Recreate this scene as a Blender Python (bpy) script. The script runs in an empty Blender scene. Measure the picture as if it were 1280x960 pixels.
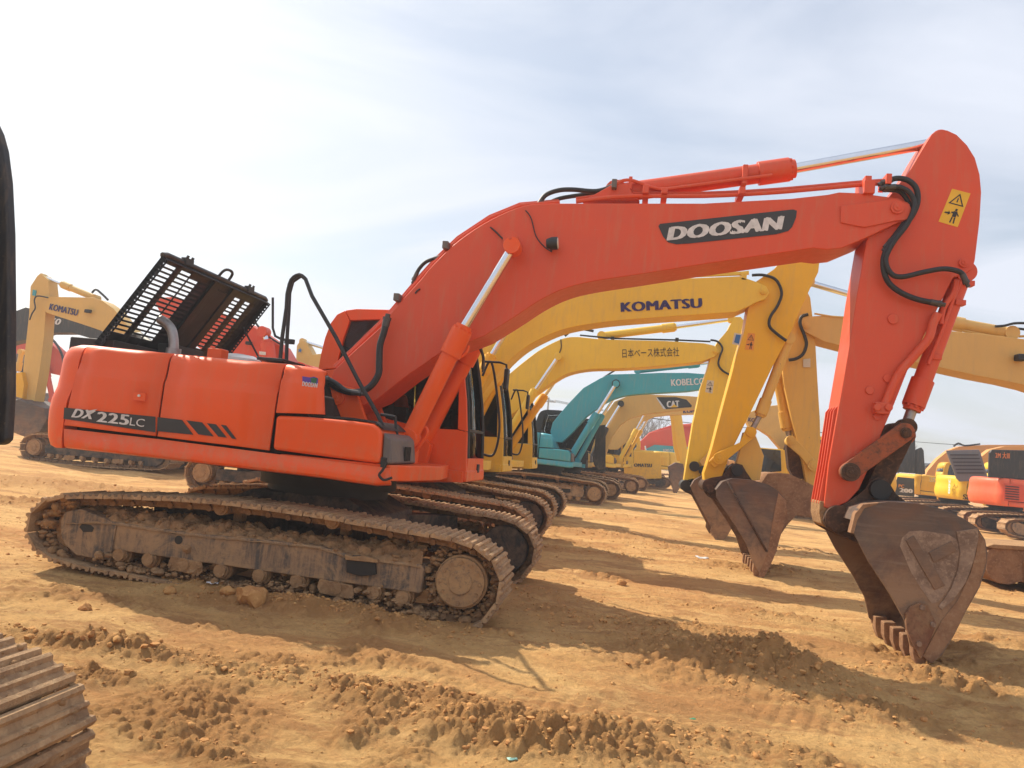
import bpy, bmesh, math, random
import numpy as np
from mathutils import Vector, Matrix
random.seed(7); rng = np.random.default_rng(7)
S = bpy.context.scene
COL = S.collection
R = math.radians

# ------------------------------------------------------------------ camera
YAW, PITCH, ROLL, FPX = R(9), R(4.7), R(5.4), 970.0
CAM = np.array([0.0, 0.0, 1.5])
_f = np.array([-math.sin(YAW)*math.cos(PITCH), math.cos(YAW)*math.cos(PITCH), math.sin(PITCH)])
_r = np.array([math.cos(YAW), math.sin(YAW), 0.0]); _u = np.cross(_r, _f)
_c, _s = math.cos(ROLL), math.sin(ROLL)
_r, _u = _c*_r+_s*_u, -_s*_r+_c*_u
cd = bpy.data.cameras.new('camera'); cam = bpy.data.objects.new('camera', cd); COL.objects.link(cam)
cd.sensor_width = 36; cd.lens = 36*FPX/1280; cd.clip_start = 0.05; cd.clip_end = 9000
cam.matrix_world = Matrix(((_r[0], _u[0], -_f[0], CAM[0]), (_r[1], _u[1], -_f[1], CAM[1]), (_r[2], _u[2], -_f[2], CAM[2]), (0, 0, 0, 1)))
S.camera = cam
S.render.resolution_x, S.render.resolution_y = 1024, 768

def at(x, y, Y):
    """point of the world that the photograph shows at x, y, taken at the distance Y of the thing it belongs to"""
    d = _f+_r*(x-640)/FPX-_u*(y-480)/FPX
    return CAM+d*(Y/d[1])
def onground(x, y, z=0.0):
    d = _f+_r*(x-640)/FPX-_u*(y-480)/FPX
    return CAM+d*((z-CAM[2])/d[2])

# ------------------------------------------------------------------ sky, sun, exposure
SUNV = Vector((-0.95, 0.58, 1.0)).normalized()
EL = math.asin(SUNV.z); AZ = math.atan2(SUNV.x, SUNV.y)
W = bpy.data.worlds.new("World"); S.world = W; W.use_nodes = True
nt = W.node_tree; N = nt.nodes; Lk = nt.links; N.clear()
def nd(tree, t, **k):
    n = tree.nodes.new(t)
    for a, b in k.items(): setattr(n, a, b)
    return n
out = nd(nt, 'ShaderNodeOutputWorld'); bg = nd(nt, 'ShaderNodeBackground'); bg.inputs['Strength'].default_value = 0.1
sky = nd(nt, 'ShaderNodeTexSky', sky_type='NISHITA', sun_disc=False, sun_elevation=EL, sun_rotation=AZ)
sky.air_density = 1.3; sky.dust_density = 1.2
tc = nd(nt, 'ShaderNodeTexCoord'); sep = nd(nt, 'ShaderNodeSeparateXYZ'); Lk.new(tc.outputs['Generated'], sep.inputs[0])
mx = nd(nt, 'ShaderNodeMath', operation='MAXIMUM'); mx.inputs[1].default_value = 0.0; Lk.new(sep.outputs['Z'], mx.inputs[0])
ad = nd(nt, 'ShaderNodeMath', operation='ADD'); ad.inputs[1].default_value = 0.16; Lk.new(mx.outputs[0], ad.inputs[0])
dx = nd(nt, 'ShaderNodeMath', operation='DIVIDE'); Lk.new(sep.outputs['X'], dx.inputs[0]); Lk.new(ad.outputs[0], dx.inputs[1])
dy = nd(nt, 'ShaderNodeMath', operation='DIVIDE'); Lk.new(sep.outputs['Y'], dy.inputs[0]); Lk.new(ad.outputs[0], dy.inputs[1])
cb = nd(nt, 'ShaderNodeCombineXYZ'); Lk.new(dx.outputs[0], cb.inputs[0]); Lk.new(dy.outputs[0], cb.inputs[1])
mp = nd(nt, 'ShaderNodeMapping'); mp.inputs['Rotation'].default_value = (0, 0, R(28)); mp.inputs['Scale'].default_value = (0.6, 0.9, 1); mp.inputs['Location'].default_value = (1.3, 0.4, 0)
Lk.new(cb.outputs[0], mp.inputs[0])
n1 = nd(nt, 'ShaderNodeTexNoise'); n1.inputs['Scale'].default_value = 1.25; n1.inputs['Detail'].default_value = 7; n1.inputs['Roughness'].default_value = 0.5; n1.inputs['Distortion'].default_value = 1.0
Lk.new(mp.outputs[0], n1.inputs['Vector'])
cr = nd(nt, 'ShaderNodeValToRGB'); cr.color_ramp.elements[0].position = 0.38; cr.color_ramp.elements[0].color = (0.42, 0.42, 0.42, 1)
cr.color_ramp.elements[1].position = 0.60; cr.color_ramp.elements[1].color = (0.97, 0.97, 0.97, 1)
Lk.new(n1.outputs['Fac'], cr.inputs['Fac'])
mix = nd(nt, 'ShaderNodeMixRGB'); Lk.new(cr.outputs[0], mix.inputs['Fac']); Lk.new(sky.outputs[0], mix.inputs['Color1'])
dotn = nd(nt, 'ShaderNodeVectorMath', operation='DOT_PRODUCT'); Lk.new(tc.outputs['Generated'], dotn.inputs[0]); dotn.inputs[1].default_value = SUNV
glow = nd(nt, 'ShaderNodeMapRange'); glow.interpolation_type = 'SMOOTHSTEP'; glow.inputs['From Min'].default_value = 0.62; glow.inputs['From Max'].default_value = 1.0; Lk.new(dotn.outputs['Value'], glow.inputs['Value'])
cc = nd(nt, 'ShaderNodeMixRGB'); Lk.new(glow.outputs[0], cc.inputs['Fac']); cc.inputs['Color1'].default_value = (6.75, 7.15, 8.1, 1); cc.inputs['Color2'].default_value = (9.6, 9.6, 9.5, 1)
Lk.new(cc.outputs[0], mix.inputs['Color2'])
Lk.new(mix.outputs[0], bg.inputs['Color']); Lk.new(bg.outputs[0], out.inputs['Surface'])
sl = bpy.data.lights.new('sun', 'SUN'); sl.energy = 5.0; sl.angle = R(0.53); sl.color = (1.0, 0.90, 0.74)
so = bpy.data.objects.new('sun', sl); COL.objects.link(so); so.rotation_euler = SUNV.to_track_quat('Z', 'Y').to_euler(); so.location = (-20, 12, 30)
S.view_settings.view_transform = 'Standard'; S.view_settings.look = 'None'; S.view_settings.exposure = 0.34; S.view_settings.gamma = 1

# ------------------------------------------------------------------ materials
MATS = {}
def newmat(name):
    m = bpy.data.materials.new(name); m.use_nodes = True
    t = m.node_tree; b = t.nodes['Principled BSDF']
    return m, t, b
def noise(t, scale, detail=4, rough=0.55, dist=0.0, vec=None):
    n = nd(t, 'ShaderNodeTexNoise'); n.inputs['Scale'].default_value = scale; n.inputs['Detail'].default_value = detail
    n.inputs['Roughness'].default_value = rough; n.inputs['Distortion'].default_value = dist
    if vec is not None: t.links.new(vec, n.inputs['Vector'])
    return n.outputs['Fac']
def ramp(t, src, p0, c0, p1, c1):
    r = nd(t, 'ShaderNodeValToRGB'); e = r.color_ramp.elements
    e[0].position = p0; e[0].color = c0 if len(c0) == 4 else (*c0, 1); e[1].position = p1; e[1].color = c1 if len(c1) == 4 else (*c1, 1)
    t.links.new(src, r.inputs['Fac']); return r.outputs[0]
def mixc(t, fac, a, b, mode='MIX'):
    m = nd(t, 'ShaderNodeMixRGB', blend_type=mode)
    for sock, v in ((m.inputs['Fac'], fac), (m.inputs['Color1'], a), (m.inputs['Color2'], b)):
        if isinstance(v, (int, float)): sock.default_value = v
        elif isinstance(v, tuple): sock.default_value = (*v, 1) if len(v) == 3 else v
        else: t.links.new(v, sock)
    return m.outputs[0]
def bump(t, b, src, dist, strength=1.0):
    n = nd(t, 'ShaderNodeBump'); n.inputs['Distance'].default_value = dist; n.inputs['Strength'].default_value = strength
    t.links.new(src, n.inputs['Height']); t.links.new(n.outputs[0], b.inputs['Normal'])
def wpos(t, sx=1, sy=1, sz=1):
    g = nd(t, 'ShaderNodeNewGeometry'); m = nd(t, 'ShaderNodeMapping'); m.inputs['Scale'].default_value = (sx, sy, sz)
    t.links.new(g.outputs['Position'], m.inputs[0]); return m.outputs[0]
G1 = (0, 0, 0); G2 = (1, 1, 1)
def paint(name, col, rough=0.38, dust=0.35, dustcol=(0.42, 0.29, 0.17), chips=0.0):
    m, t, b = newmat(name); p = wpos(t)
    big = noise(t, 1.3, 5, 0.6, 0.4, p)
    c = mixc(t, ramp(t, big, 0.3, G1, 0.75, G2), col, tuple(min(1, x*0.86+0.012) for x in col))
    streak = noise(t, 6, 5, 0.65, 0.2, wpos(t, 2.5, 2.5, 0.35))
    c = mixc(t, ramp(t, streak, 0.5, G1, 0.85, (dust, dust, dust)), c, dustcol)
    spk = noise(t, 55, 3, 0.7, 0, p)
    c = mixc(t, ramp(t, spk, 0.63, G1, 0.74, (dust*0.9,)*3), c, tuple(x*0.7 for x in dustcol))
    sx_ = nd(t, 'ShaderNodeSeparateXYZ'); t.links.new(p, sx_.inputs[0]); low = nd(t, 'ShaderNodeMapRange'); low.inputs['From Min'].default_value = 1.02; low.inputs['From Max'].default_value = 1.5; low.inputs['To Min'].default_value = 0.32; low.inputs['To Max'].default_value = 0.0
    t.links.new(sx_.outputs['Z'], low.inputs['Value']); sp2 = nd(t, 'ShaderNodeMath', operation='MULTIPLY'); t.links.new(low.outputs[0], sp2.inputs[0]); t.links.new(ramp(t, noise(t, 11, 8, 0.75, 0.3, wpos(t, 1, 1, 0.7)), 0.46, G1, 0.62, G2), sp2.inputs[1])
    c = mixc(t, sp2.outputs[0], c, dustcol)
    scr = noise(t, 20, 3, 0.6, 0.0, wpos(t, 0.25, 1, 6)); c = mixc(t, ramp(t, scr, 0.70, G1, 0.74, (0.22,)*3), c, tuple(min(1, x*0.6+0.22) for x in col))
    if chips:
        ch = noise(t, 14, 6, 0.75, 1.2, p)
        c = mixc(t, ramp(t, ch, 0.70-chips*0.1, G1, 0.72-chips*0.1, G2), c, (0.09, 0.05, 0.03))
    t.links.new(c, b.inputs['Base Color'])
    t.links.new(ramp(t, streak, 0.3, (rough,)*3, 0.8, (rough+0.22,)*3), b.inputs['Roughness'])
    b.inputs['Coat Weight'].default_value = 0.12; b.inputs['Coat Roughness'].default_value = 0.15; b.inputs['Specular IOR Level'].default_value = 0.32
    bump(t, b, noise(t, 3.0, 4, 0.5, 0.0, p), 0.012, 0.5)
    return m
def dirt(name, c0, c1, c2, bscale=16, bdist=0.03, rough=0.95, amt=(0.4, 0.62)):
    m, t, b = newmat(name); p = wpos(t)
    c = mixc(t, ramp(t, noise(t, 5, 6, 0.65, 0.5, p), amt[0], G1, amt[1], G2), c0, c1)
    c = mixc(t, ramp(t, noise(t, 26, 5, 0.7, 0, p), 0.5, G1, 0.72, G2), c, c2)
    t.links.new(c, b.inputs['Base Color']); b.inputs['Roughness'].default_value = rough; b.inputs['Specular IOR Level'].default_value = 0.15
    bump(t, b, noise(t, bscale, 7, 0.68, 0.3, p), bdist)
    return m
def plain(name, col, rough=0.5, metal=0.0, var=0.25, sc=7):
    m, t, b = newmat(name); p = wpos(t)
    n = noise(t, sc, 5, 0.6, 0.3, p)
    c = mixc(t, ramp(t, n, 0.35, G1, 0.75, G2), col, tuple(x*(1-var)+0.02*var for x in col))
    t.links.new(c, b.inputs['Base Color']); b.inputs['Metallic'].default_value = metal
    t.links.new(ramp(t, n, 0.3, (rough,)*3, 0.8, (min(1, rough+0.15),)*3), b.inputs['Roughness'])
    return m
def streaky(name, c0, c1, c2):
    m, t, b = newmat(name); p = wpos(t)
    st = noise(t, 9, 6, 0.7, 0.15, wpos(t, 2.2, 2.2, 0.22))
    c = mixc(t, ramp(t, st, 0.40, G1, 0.60, G2), c0, c1)
    c = mixc(t, ramp(t, noise(t, 4, 8, 0.75, 0.6, p), 0.44, G1, 0.60, G2), c, c2)
    t.links.new(c, b.inputs['Base Color']); b.inputs['Roughness'].default_value = 0.75
    bump(t, b, noise(t, 30, 6, 0.7, 0, p), 0.012)
    return m
M = MATS
M['orange'] = paint('orange_paint', (0.86, 0.098, 0.006), 0.38, 0.18)
M['orange_boom'] = paint('orange_boom_paint', (0.70, 0.082, 0.026), 0.42, 0.3)
M['yellow'] = paint('yellow_paint', (0.85, 0.54, 0.05), 0.45, 0.35)
M['yellow_worn'] = paint('worn_yellow_paint', (0.74, 0.44, 0.09), 0.5, 0.5, chips=0.35)
M['yellow_deep'] = paint('deep_yellow_paint', (0.84, 0.45, 0.015), 0.45, 0.3)
M['yellow_bright'] = paint('bright_yellow_paint', (0.86, 0.56, 0.02), 0.4, 0.2)
M['yellow_pale'] = paint('pale_yellow_paint', (0.70, 0.44, 0.12), 0.45, 0.3)
M['tan'] = paint('tan_yellow_paint', (0.70, 0.42, 0.12), 0.5, 0.35)
M['teal'] = paint('teal_paint', (0.05, 0.35, 0.42), 0.42, 0.3)
M['red'] = paint('red_paint', (0.68, 0.075, 0.03), 0.42, 0.3)
M['red_bright'] = paint('light_red_paint', (0.88, 0.14, 0.05), 0.42, 0.2)
M['amber'] = paint('amber_paint', (0.72, 0.32, 0.07), 0.5, 0.35)
M['blackpaint'] = paint('black_paint', (0.022, 0.022, 0.024), 0.42, 0.28)
M['hood_black'] = paint('black_hood_paint', (0.010, 0.013, 0.018), 0.42, 0.02)
M['inkgrey'] = plain('faded_grey_lettering', (0.2, 0.17, 0.08), 0.5)
M['fitting'] = plain('dull_fitting', (0.10, 0.09, 0.085), 0.45, 0.6)
M['grey'] = paint('grey_plastic', (0.13, 0.115, 0.11), 0.55, 0.35)
M['greyhood'] = paint('grey_hood_paint', (0.16, 0.17, 0.18), 0.5, 0.3)
M['dark'] = plain('dark_steel', (0.02, 0.018, 0.017), 0.6)
M['rubber'] = plain('black_rubber', (0.018, 0.018, 0.02), 0.5)
M['chrome'] = plain('chromed_rod', (0.72, 0.74, 0.78), 0.12, 1.0, 0.08)
M['pipe'] = plain('exhaust_pipe', (0.45, 0.42, 0.40), 0.42, 0.85, 0.4)
M['mud'] = dirt('dried_mud', (0.42, 0.25, 0.125), (0.31, 0.18, 0.092), (0.48, 0.30, 0.155))
M['shoe'] = dirt('muddy_track_shoe', (0.46, 0.29, 0.155), (0.30, 0.185, 0.105), (0.54, 0.36, 0.20), 22, 0.014, 0.8)
M['shoe_dark'] = dirt('muddy_track_chain', (0.30, 0.175, 0.09), (0.18, 0.11, 0.065), (0.36, 0.22, 0.12), 22, 0.012)
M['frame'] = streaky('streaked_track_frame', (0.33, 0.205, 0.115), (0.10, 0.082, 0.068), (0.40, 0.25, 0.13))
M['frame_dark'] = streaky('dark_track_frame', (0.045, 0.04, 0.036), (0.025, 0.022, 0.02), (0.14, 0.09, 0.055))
def worn_steel():
    m, t, b = newmat('worn_bucket_plate'); p = wpos(t)
    c = mixc(t, ramp(t, noise(t, 1.8, 5, 0.6, 0.8, p), 0.42, G1, 0.62, G2), (0.085, 0.066, 0.058), (0.15, 0.075, 0.045))
    rot = nd(t, 'ShaderNodeMapping'); rot.inputs['Rotation'].default_value = (0, R(55), 0); rot.inputs['Scale'].default_value = (0.35, 1, 4.5); g = nd(t, 'ShaderNodeNewGeometry'); t.links.new(g.outputs['Position'], rot.inputs[0])
    c = mixc(t, ramp(t, noise(t, 7, 6, 0.7, 0.2, rot.outputs[0]), 0.50, G1, 0.72, (0.65,)*3), c, (0.20, 0.145, 0.11))
    sx = nd(t, 'ShaderNodeSeparateXYZ'); t.links.new(p, sx.inputs[0]); low = nd(t, 'ShaderNodeMapRange'); low.inputs['From Min'].default_value = 0.25; low.inputs['From Max'].default_value = 1.35; low.inputs['To Min'].default_value = 0.95; low.inputs['To Max'].default_value = 0.0
    t.links.new(sx.outputs['Z'], low.inputs['Value']); mu = nd(t, 'ShaderNodeMath', operation='MULTIPLY'); t.links.new(low.outputs[0], mu.inputs[0]); t.links.new(ramp(t, noise(t, 3, 8, 0.75, 0.4, p), 0.34, G1, 0.58, G2), mu.inputs[1])
    c = mixc(t, mu.outputs[0], c, (0.36, 0.215, 0.115))
    t.links.new(c, b.inputs['Base Color']); b.inputs['Roughness'].default_value = 0.62; b.inputs['Metallic'].default_value = 0.15
    bump(t, b, noise(t, 12, 6, 0.7, 0.2, p), 0.006)
    return m
M['bucket'] = worn_steel()
M['bucket_light'] = dirt('worn_bucket_steel', (0.34, 0.235, 0.165), (0.20, 0.13, 0.092), (0.42, 0.30, 0.21), 30, 0.006)
M['bucket_tan'] = dirt('dusty_bucket_steel', (0.32, 0.18, 0.10), (0.22, 0.12, 0.07), (0.38, 0.24, 0.14), 20, 0.008)
M['rustcut'] = dirt('dusty_rusty_cutter', (0.19, 0.085, 0.05), (0.27, 0.16, 0.09), (0.13, 0.07, 0.045), 20, 0.008)
M['link'] = dirt('rusty_link_steel', (0.10, 0.055, 0.036), (0.055, 0.038, 0.03), (0.18, 0.09, 0.05), 26, 0.008, 0.7)
M['decal'] = plain('charcoal_decal', (0.032, 0.032, 0.034), 0.45, 0, 0.1)
M['white'] = plain('white_lettering', (0.70, 0.68, 0.67), 0.5, 0, 0.3, 18)
M['navy'] = plain('navy_lettering', (0.03, 0.025, 0.11), 0.5, 0, 0.1)
M['blackink'] = plain('black_lettering', (0.02, 0.02, 0.022), 0.5, 0, 0.1)
M['stickyel'] = plain('yellow_sticker', (0.80, 0.46, 0.02), 0.45, 0, 0.1)
M['stickorange'] = plain('orange_sticker', (0.75, 0.28, 0.03), 0.45, 0, 0.1)
M['stickpale'] = plain('pale_sticker', (0.62, 0.55, 0.42), 0.45, 0, 0.1)
M['stickblue'] = plain('blue_sticker', (0.04, 0.16, 0.38), 0.45, 0, 0.1)
M['purple'] = plain('purple_sticker', (0.10, 0.05, 0.35), 0.45, 0, 0.1)
M['green'] = plain('green_sticker', (0.03, 0.13, 0.06), 0.45, 0, 0.1)
M['orangeink'] = plain('orange_lettering', (0.7, 0.2, 0.05), 0.5, 0, 0.1)
M['seat'] = plain('cab_interior', (0.05, 0.05, 0.055), 0.7)
def glass():
    m, t, b = newmat('tinted_cab_glass'); b.inputs['Base Color'].default_value = (0.50, 0.55, 0.54, 1)
    b.inputs['Roughness'].default_value = 0.03; b.inputs['Transmission Weight'].default_value = 1.0; b.inputs['IOR'].default_value = 1.25
    return m
M['glass'] = glass()
def darkglass():
    m, t, b = newmat('dark_cab_glass'); n = noise(t, 2.2, 4, 0.6, 0.8, wpos(t))
    c = ramp(t, n, 0.4, (0.012, 0.013, 0.014), 0.7, (0.03, 0.03, 0.03)); t.links.new(c, b.inputs['Base Color'])
    b.inputs['Roughness'].default_value = 0.06; b.inputs['Specular IOR Level'].default_value = 0.6
    return m
M['dglass'] = darkglass()
M['lampglass'] = plain('lamp_lens', (0.75, 0.72, 0.66), 0.15, 0, 0.05)
M['bark'] = plain('bare_bark', (0.14, 0.11, 0.09), 0.9)
M['wood'] = plain('pole_concrete', (0.28, 0.27, 0.25), 0.9)
M['stone'] = dirt('pale_clay_stone', (0.46, 0.30, 0.15), (0.36, 0.22, 0.11), (0.55, 0.38, 0.21), 14, 0.02)

# ------------------------------------------------------------------ mesh helper
class MB:
    def __init__(s): s.v = []; s.f = []
    def add(s, vs, fs):
        k = len(s.v); s.v += [tuple(float(a) for a in p) for p in vs]; s.f += [tuple(i+k for i in f) for f in fs]; return s
    def box(s, c, d, rot=None):
        h = [x/2 for x in d]; vs = []
        for x in (-1, 1):
            for y in (-1, 1):
                for z in (-1, 1):
                    p = Vector((x*h[0], y*h[1], z*h[2]))
                    if rot is not None: p = rot @ p
                    vs.append(p+Vector(c))
        return s.add(vs, [(0, 1, 3, 2), (4, 6, 7, 5), (0, 4, 5, 1), (2, 3, 7, 6), (0, 2, 6, 4), (1, 5, 7, 3)])
    def prism(s, xz, y0, y1):
        n = len(xz); a = sum(xz[i][0]*xz[(i+1) % n][1]-xz[(i+1) % n][0]*xz[i][1] for i in range(n))
        if a < 0: xz = xz[::-1]
        vs = [(p[0], y0, p[1]) for p in xz]+[(p[0], y1, p[1]) for p in xz]
        fs = [tuple(range(n)), tuple(range(2*n-1, n-1, -1))]+[(i, i+n, (i+1) % n+n, (i+1) % n) for i in range(n)]
        return s.add(vs, fs)
    def slab(s, pts, off):                       # a planar polygon given thickness along off
        n = len(pts); off = Vector(off); vs = [Vector(p) for p in pts]; vs = vs+[p+off for p in vs]
        fs = [tuple(range(n-1, -1, -1)), tuple(range(n, 2*n))]+[(i, (i+1) % n, (i+1) % n+n, i+n) for i in range(n)]
        return s.add(vs, fs)
    def tube(s, path, r, n=8, cap=True):
        P = [Vector(p) for p in path]; rs = r if isinstance(r, (list, tuple)) else [r]*len(P)
        t0 = (P[1]-P[0]).normalized(); up = Vector((0, 0, 1)) if abs(t0.z) < 0.9 else Vector((1, 0, 0))
        u = t0.cross(up).normalized(); vs = []
        for i, p in enumerate(P):
            t = (P[min(i+1, len(P)-1)]-P[max(i-1, 0)]).normalized()
            u = (u-t*u.dot(t)).normalized(); w = t.cross(u)
            for k in range(n):
                a = 2*math.pi*k/n; vs.append(p+(u*math.cos(a)+w*math.sin(a))*rs[i])
        fs = [(i*n+k, i*n+(k+1) % n, (i+1)*n+(k+1) % n, (i+1)*n+k) for i in range(len(P)-1) for k in range(n)]
        if cap: fs += [tuple(range(n-1, -1, -1)), tuple(range((len(P)-1)*n, len(P)*n))]
        return s.add(vs, fs)
    def cyl(s, p0, p1, r, n=20): return s.tube([p0, p1], r, n)
    def disc(s, x, z, y0, y1, r, n=24): return s.cyl((x, y0, z), (x, y1, z), r, n)
    def build(s, name, mat, parent=None, bevel=0.0, smooth=40, seg=2, solid=0.0):
        me = bpy.data.meshes.new(name); me.from_pydata(s.v, [], s.f); me.materials.append(M[mat] if isinstance(mat, str) else mat)
        bm = bmesh.new(); bm.from_mesh(me); bmesh.ops.recalc_face_normals(bm, faces=bm.faces); bm.to_mesh(me); bm.free()
        me.shade_smooth()
        if not bevel: me.set_sharp_from_angle(angle=R(smooth))
        o = bpy.data.objects.new(name, me); COL.objects.link(o)
        if parent is not None: o.parent = parent
        if solid:
            md = o.modifiers.new('thickness', 'SOLIDIFY'); md.thickness = solid; md.offset = -1
        if bevel:
            md = o.modifiers.new('edges', 'BEVEL'); md.width = bevel; md.segments = seg; md.limit_method = 'ANGLE'; md.angle_limit = R(32); md.harden_normals = True
        return o

def smooth_path(pts, k=6):
    P = [Vector(p) for p in pts]; o = []
    for i in range(len(P)-1):
        p0, p1, p2, p3 = P[max(i-1, 0)], P[i], P[i+1], P[min(i+2, len(P)-1)]
        for j in range(k):
            t = j/k; o.append(0.5*((2*p1)+(p2-p0)*t+(2*p0-5*p1+4*p2-p3)*t*t+(3*p1-p0-3*p2+p3)*t**3))
    o.append(P[-1]); return o

def arc(pts, k=4):
    return [(p.x, p.y) for p in smooth_path([(x, y, 0) for x, y in pts], k)]
def tag(o, label=None, cat=None, group=None, kind=None):
    if label: o['label'] = label
    if cat: o['category'] = cat
    if group: o['group'] = group
    if kind: o['kind'] = kind
    return o
def thing(name, loc, rz, label, cat, group=None):
    o = bpy.data.objects.new(name, None); COL.objects.link(o); o.location = loc; o.rotation_euler = (0, 0, rz); o.empty_display_size = 0.3
    return tag(o, label, cat, group)

class Local:
    """turns photograph points on a plane of distance Y into a thing's own x, z"""
    def __init__(s, loc): s.l = loc
    def xz(s, pts, Y): return [((lambda w: (w[0]-s.l[0], w[2]-s.l[2]))(at(x, y, Y))) for x, y in pts]
    def p(s, x, y, Y): w = at(x, y, Y); return Vector((w[0]-s.l[0], w[1]-s.l[1], w[2]-s.l[2]))
    def path(s, pts, Y): return [s.p(x, y, q[0] if q else Y) for x, y, *q in pts]

def lettering(body, PL, PR, H, mat, parent, normal=(0, -1, 0), shear=0.0, bold=0.02, name='lettering', proud=0.004, caps=0.73):
    """flat letters running from PL to PR (baseline), H tall"""
    PL, PR = Vector(PL), Vector(PR); n = Vector(normal).normalized()
    c = bpy.data.curves.new('t', 'FONT'); c.body = body; c.offset = 0.0; c.shear = shear; c.resolution_u = 3; c.space_character = 1.09 if bold >= 0.02 else 1.0
    to = bpy.data.objects.new('t', c); COL.objects.link(to)
    dg = bpy.context.evaluated_depsgraph_get(); me = bpy.data.meshes.new_from_object(to.evaluated_get(dg))
    bpy.data.objects.remove(to); bpy.data.curves.remove(c)
    if bold >= 0.02:   # thicker strokes: the letters laid three times, each a hair in front of the last
        me2 = bmesh.new()
        for k, sh in enumerate((-1, 0, 1)):
            n0 = len(me2.verts); me2.from_mesh(me); me2.verts.ensure_lookup_table()
            for v in me2.verts[n0:]: v.co.x += sh*bold*1.3; v.co.y += (k == 1)*bold*0.5; v.co.z = k*0.0006
        me2.to_mesh(me); me2.free()
    co = np.array([v.co[:] for v in me.vertices]); mn, mxx = co.min(0), co.max(0)
    d = PR-PL; L = d.length; d.normalize(); up = n.cross(d); sx = L/(mxx[0]-mn[0]); sy = H/(caps+bold)
    base = PL+n*proud
    for v, q in zip(me.vertices, co): v.co = base+d*((q[0]-mn[0])*sx)+up*(q[1]*sy)+n*float(q[2])
    me.materials.clear(); me.materials.append(M[mat]); me.name = name
    o = bpy.data.objects.new(name, me); COL.objects.link(o); o.parent = parent
    return o
def decal(name, pts, mat, parent, L, Y, proud=0.003, th=0.002):
    xz = L.xz(pts, Y); y = Y-L.l[1]
    return MB().prism(xz, y-proud-th, y-proud).build(name, mat, parent)
def px_text(body, a, b, h, Y, mat, parent, L, shear=0.0, bold=0.02, proud=0.007, caps=0.73):
    PL, PR = L.p(*a, Y), L.p(*b, Y); k = (PR-PL).length/math.hypot(b[0]-a[0], b[1]-a[1])
    return lettering(body, PL, PR, h*k, mat, parent, shear=shear, bold=bold, proud=proud, caps=caps)

# ------------------------------------------------------------------ numpy noise for terrain and mud
_perm = rng.permutation(4096)
def _h(ix, iy, s): return _perm[(ix*73+iy*1291+s*97+_perm[(iy*7+s*31) & 4095]) & 4095]/4096.0
def vnoise(x, y, s=0):
    ix = np.floor(x).astype(int); iy = np.floor(y).astype(int); fx = x-ix; fy = y-iy
    fx = fx*fx*fx*(fx*(fx*6-15)+10); fy = fy*fy*fy*(fy*(fy*6-15)+10)
    a, b, c, d = _h(ix, iy, s), _h(ix+1, iy, s), _h(ix, iy+1, s), _h(ix+1, iy+1, s)
    return (a+(b-a)*fx)*(1-fy)+(c+(d-c)*fx)*fy-0.5
def fbm(x, y, o=4, s=0, g=0.5):
    r = 0; a = 1
    for k in range(o): r = r+a*vnoise(x, y, s+k); x = x*2.03+11.3; y = y*2.03+5.7; a *= g
    return r
def clods(x, y, s=0):
    """rounded lumps of every size up to one unit"""
    ix = np.floor(x).astype(int); iy = np.floor(y).astype(int); r = np.zeros_like(x)
    for i in (-1, 0, 1):
        for j in (-1, 0, 1):
            cx, cy = ix+i, iy+j
            px = cx+_h(cx, cy, s); py = cy+_h(cx, cy, s+1); rad = 0.25+0.45*_h(cx, cy, s+2)
            d2 = ((x-px)**2+(y-py)**2)/rad**2
            r = np.maximum(r, rad*np.sqrt(np.maximum(0, 1-d2)))
    return r

# ------------------------------------------------------------------ ground
ROOT = (-3.10, 7.90, 0.0)
PATCHES = []      # x, y, rx, ry, angle, heap height, clod amount
def patch(px, py, rx, ry, ang, hh, am):
    g = onground(px, py); PATCHES.append((g[0], g[1], rx, ry, R(ang), hh, am))
patch(905, 830, 1.05, 0.62, -8, 0.10, 1.5); patch(830, 790, 0.8, 0.35, -10, 0.08, 1.2); patch(960, 845, 0.55, 0.4, 0, 0.06, 1.3)
patch(700, 770, 0.9, 0.5, -25, 0.05, 0.7); patch(330, 850, 0.9, 0.16, -12, 0.03, 0.9); patch(430, 870, 0.7, 0.25, -20, 0.04, 0.95)
patch(520, 880, 0.7, 0.3, -10, 0.02, 0.8); patch(150, 815, 0.9, 0.14, -8, 0.03, 0.85); patch(60, 805, 0.5, 0.14, 0, 0.03, 1.0)
patch(135, 847, 0.25, 0.12, 0, 0.02, 1.0); patch(720, 930, 0.8, 0.3, 0, 0.03, 0.9); patch(900, 930, 0.7, 0.25, 0, 0.03, 0.7)
patch(1175, 858, 0.45, 0.2, -20, 0.03, 1.3); patch(1080, 890, 0.6, 0.2, -5, 0.03, 0.8); patch(760, 670, 1.8, 0.8, -10, 0.06, 0.8)
patch(60, 610, 3.0, 1.2, 5, 0.10, 1.0); patch(100, 640, 2.0, 0.5, 5, 0.06, 0.9); patch(950, 715, 0.8, 0.35, 0, 0.05, 1.0)
patch(990, 690, 0.9, 0.5, 0, 0.08, 0.9); patch(250, 730, 1.6, 0.28, -2, 0.05, 0.9); patch(450, 770, 1.3, 0.22, -2, 0.06, 1.0)
patch(660, 740, 0.7, 0.35, 0, 0.05, 0.8); patch(350, 760, 0.9, 0.2, 0, 0.06, 1.1); patch(640, 930, 0.6, 0.2, 0, 0.03, 1.0); patch(1200, 770, 1.0, 0.3, 0, 0.02, 0.4)
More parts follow.
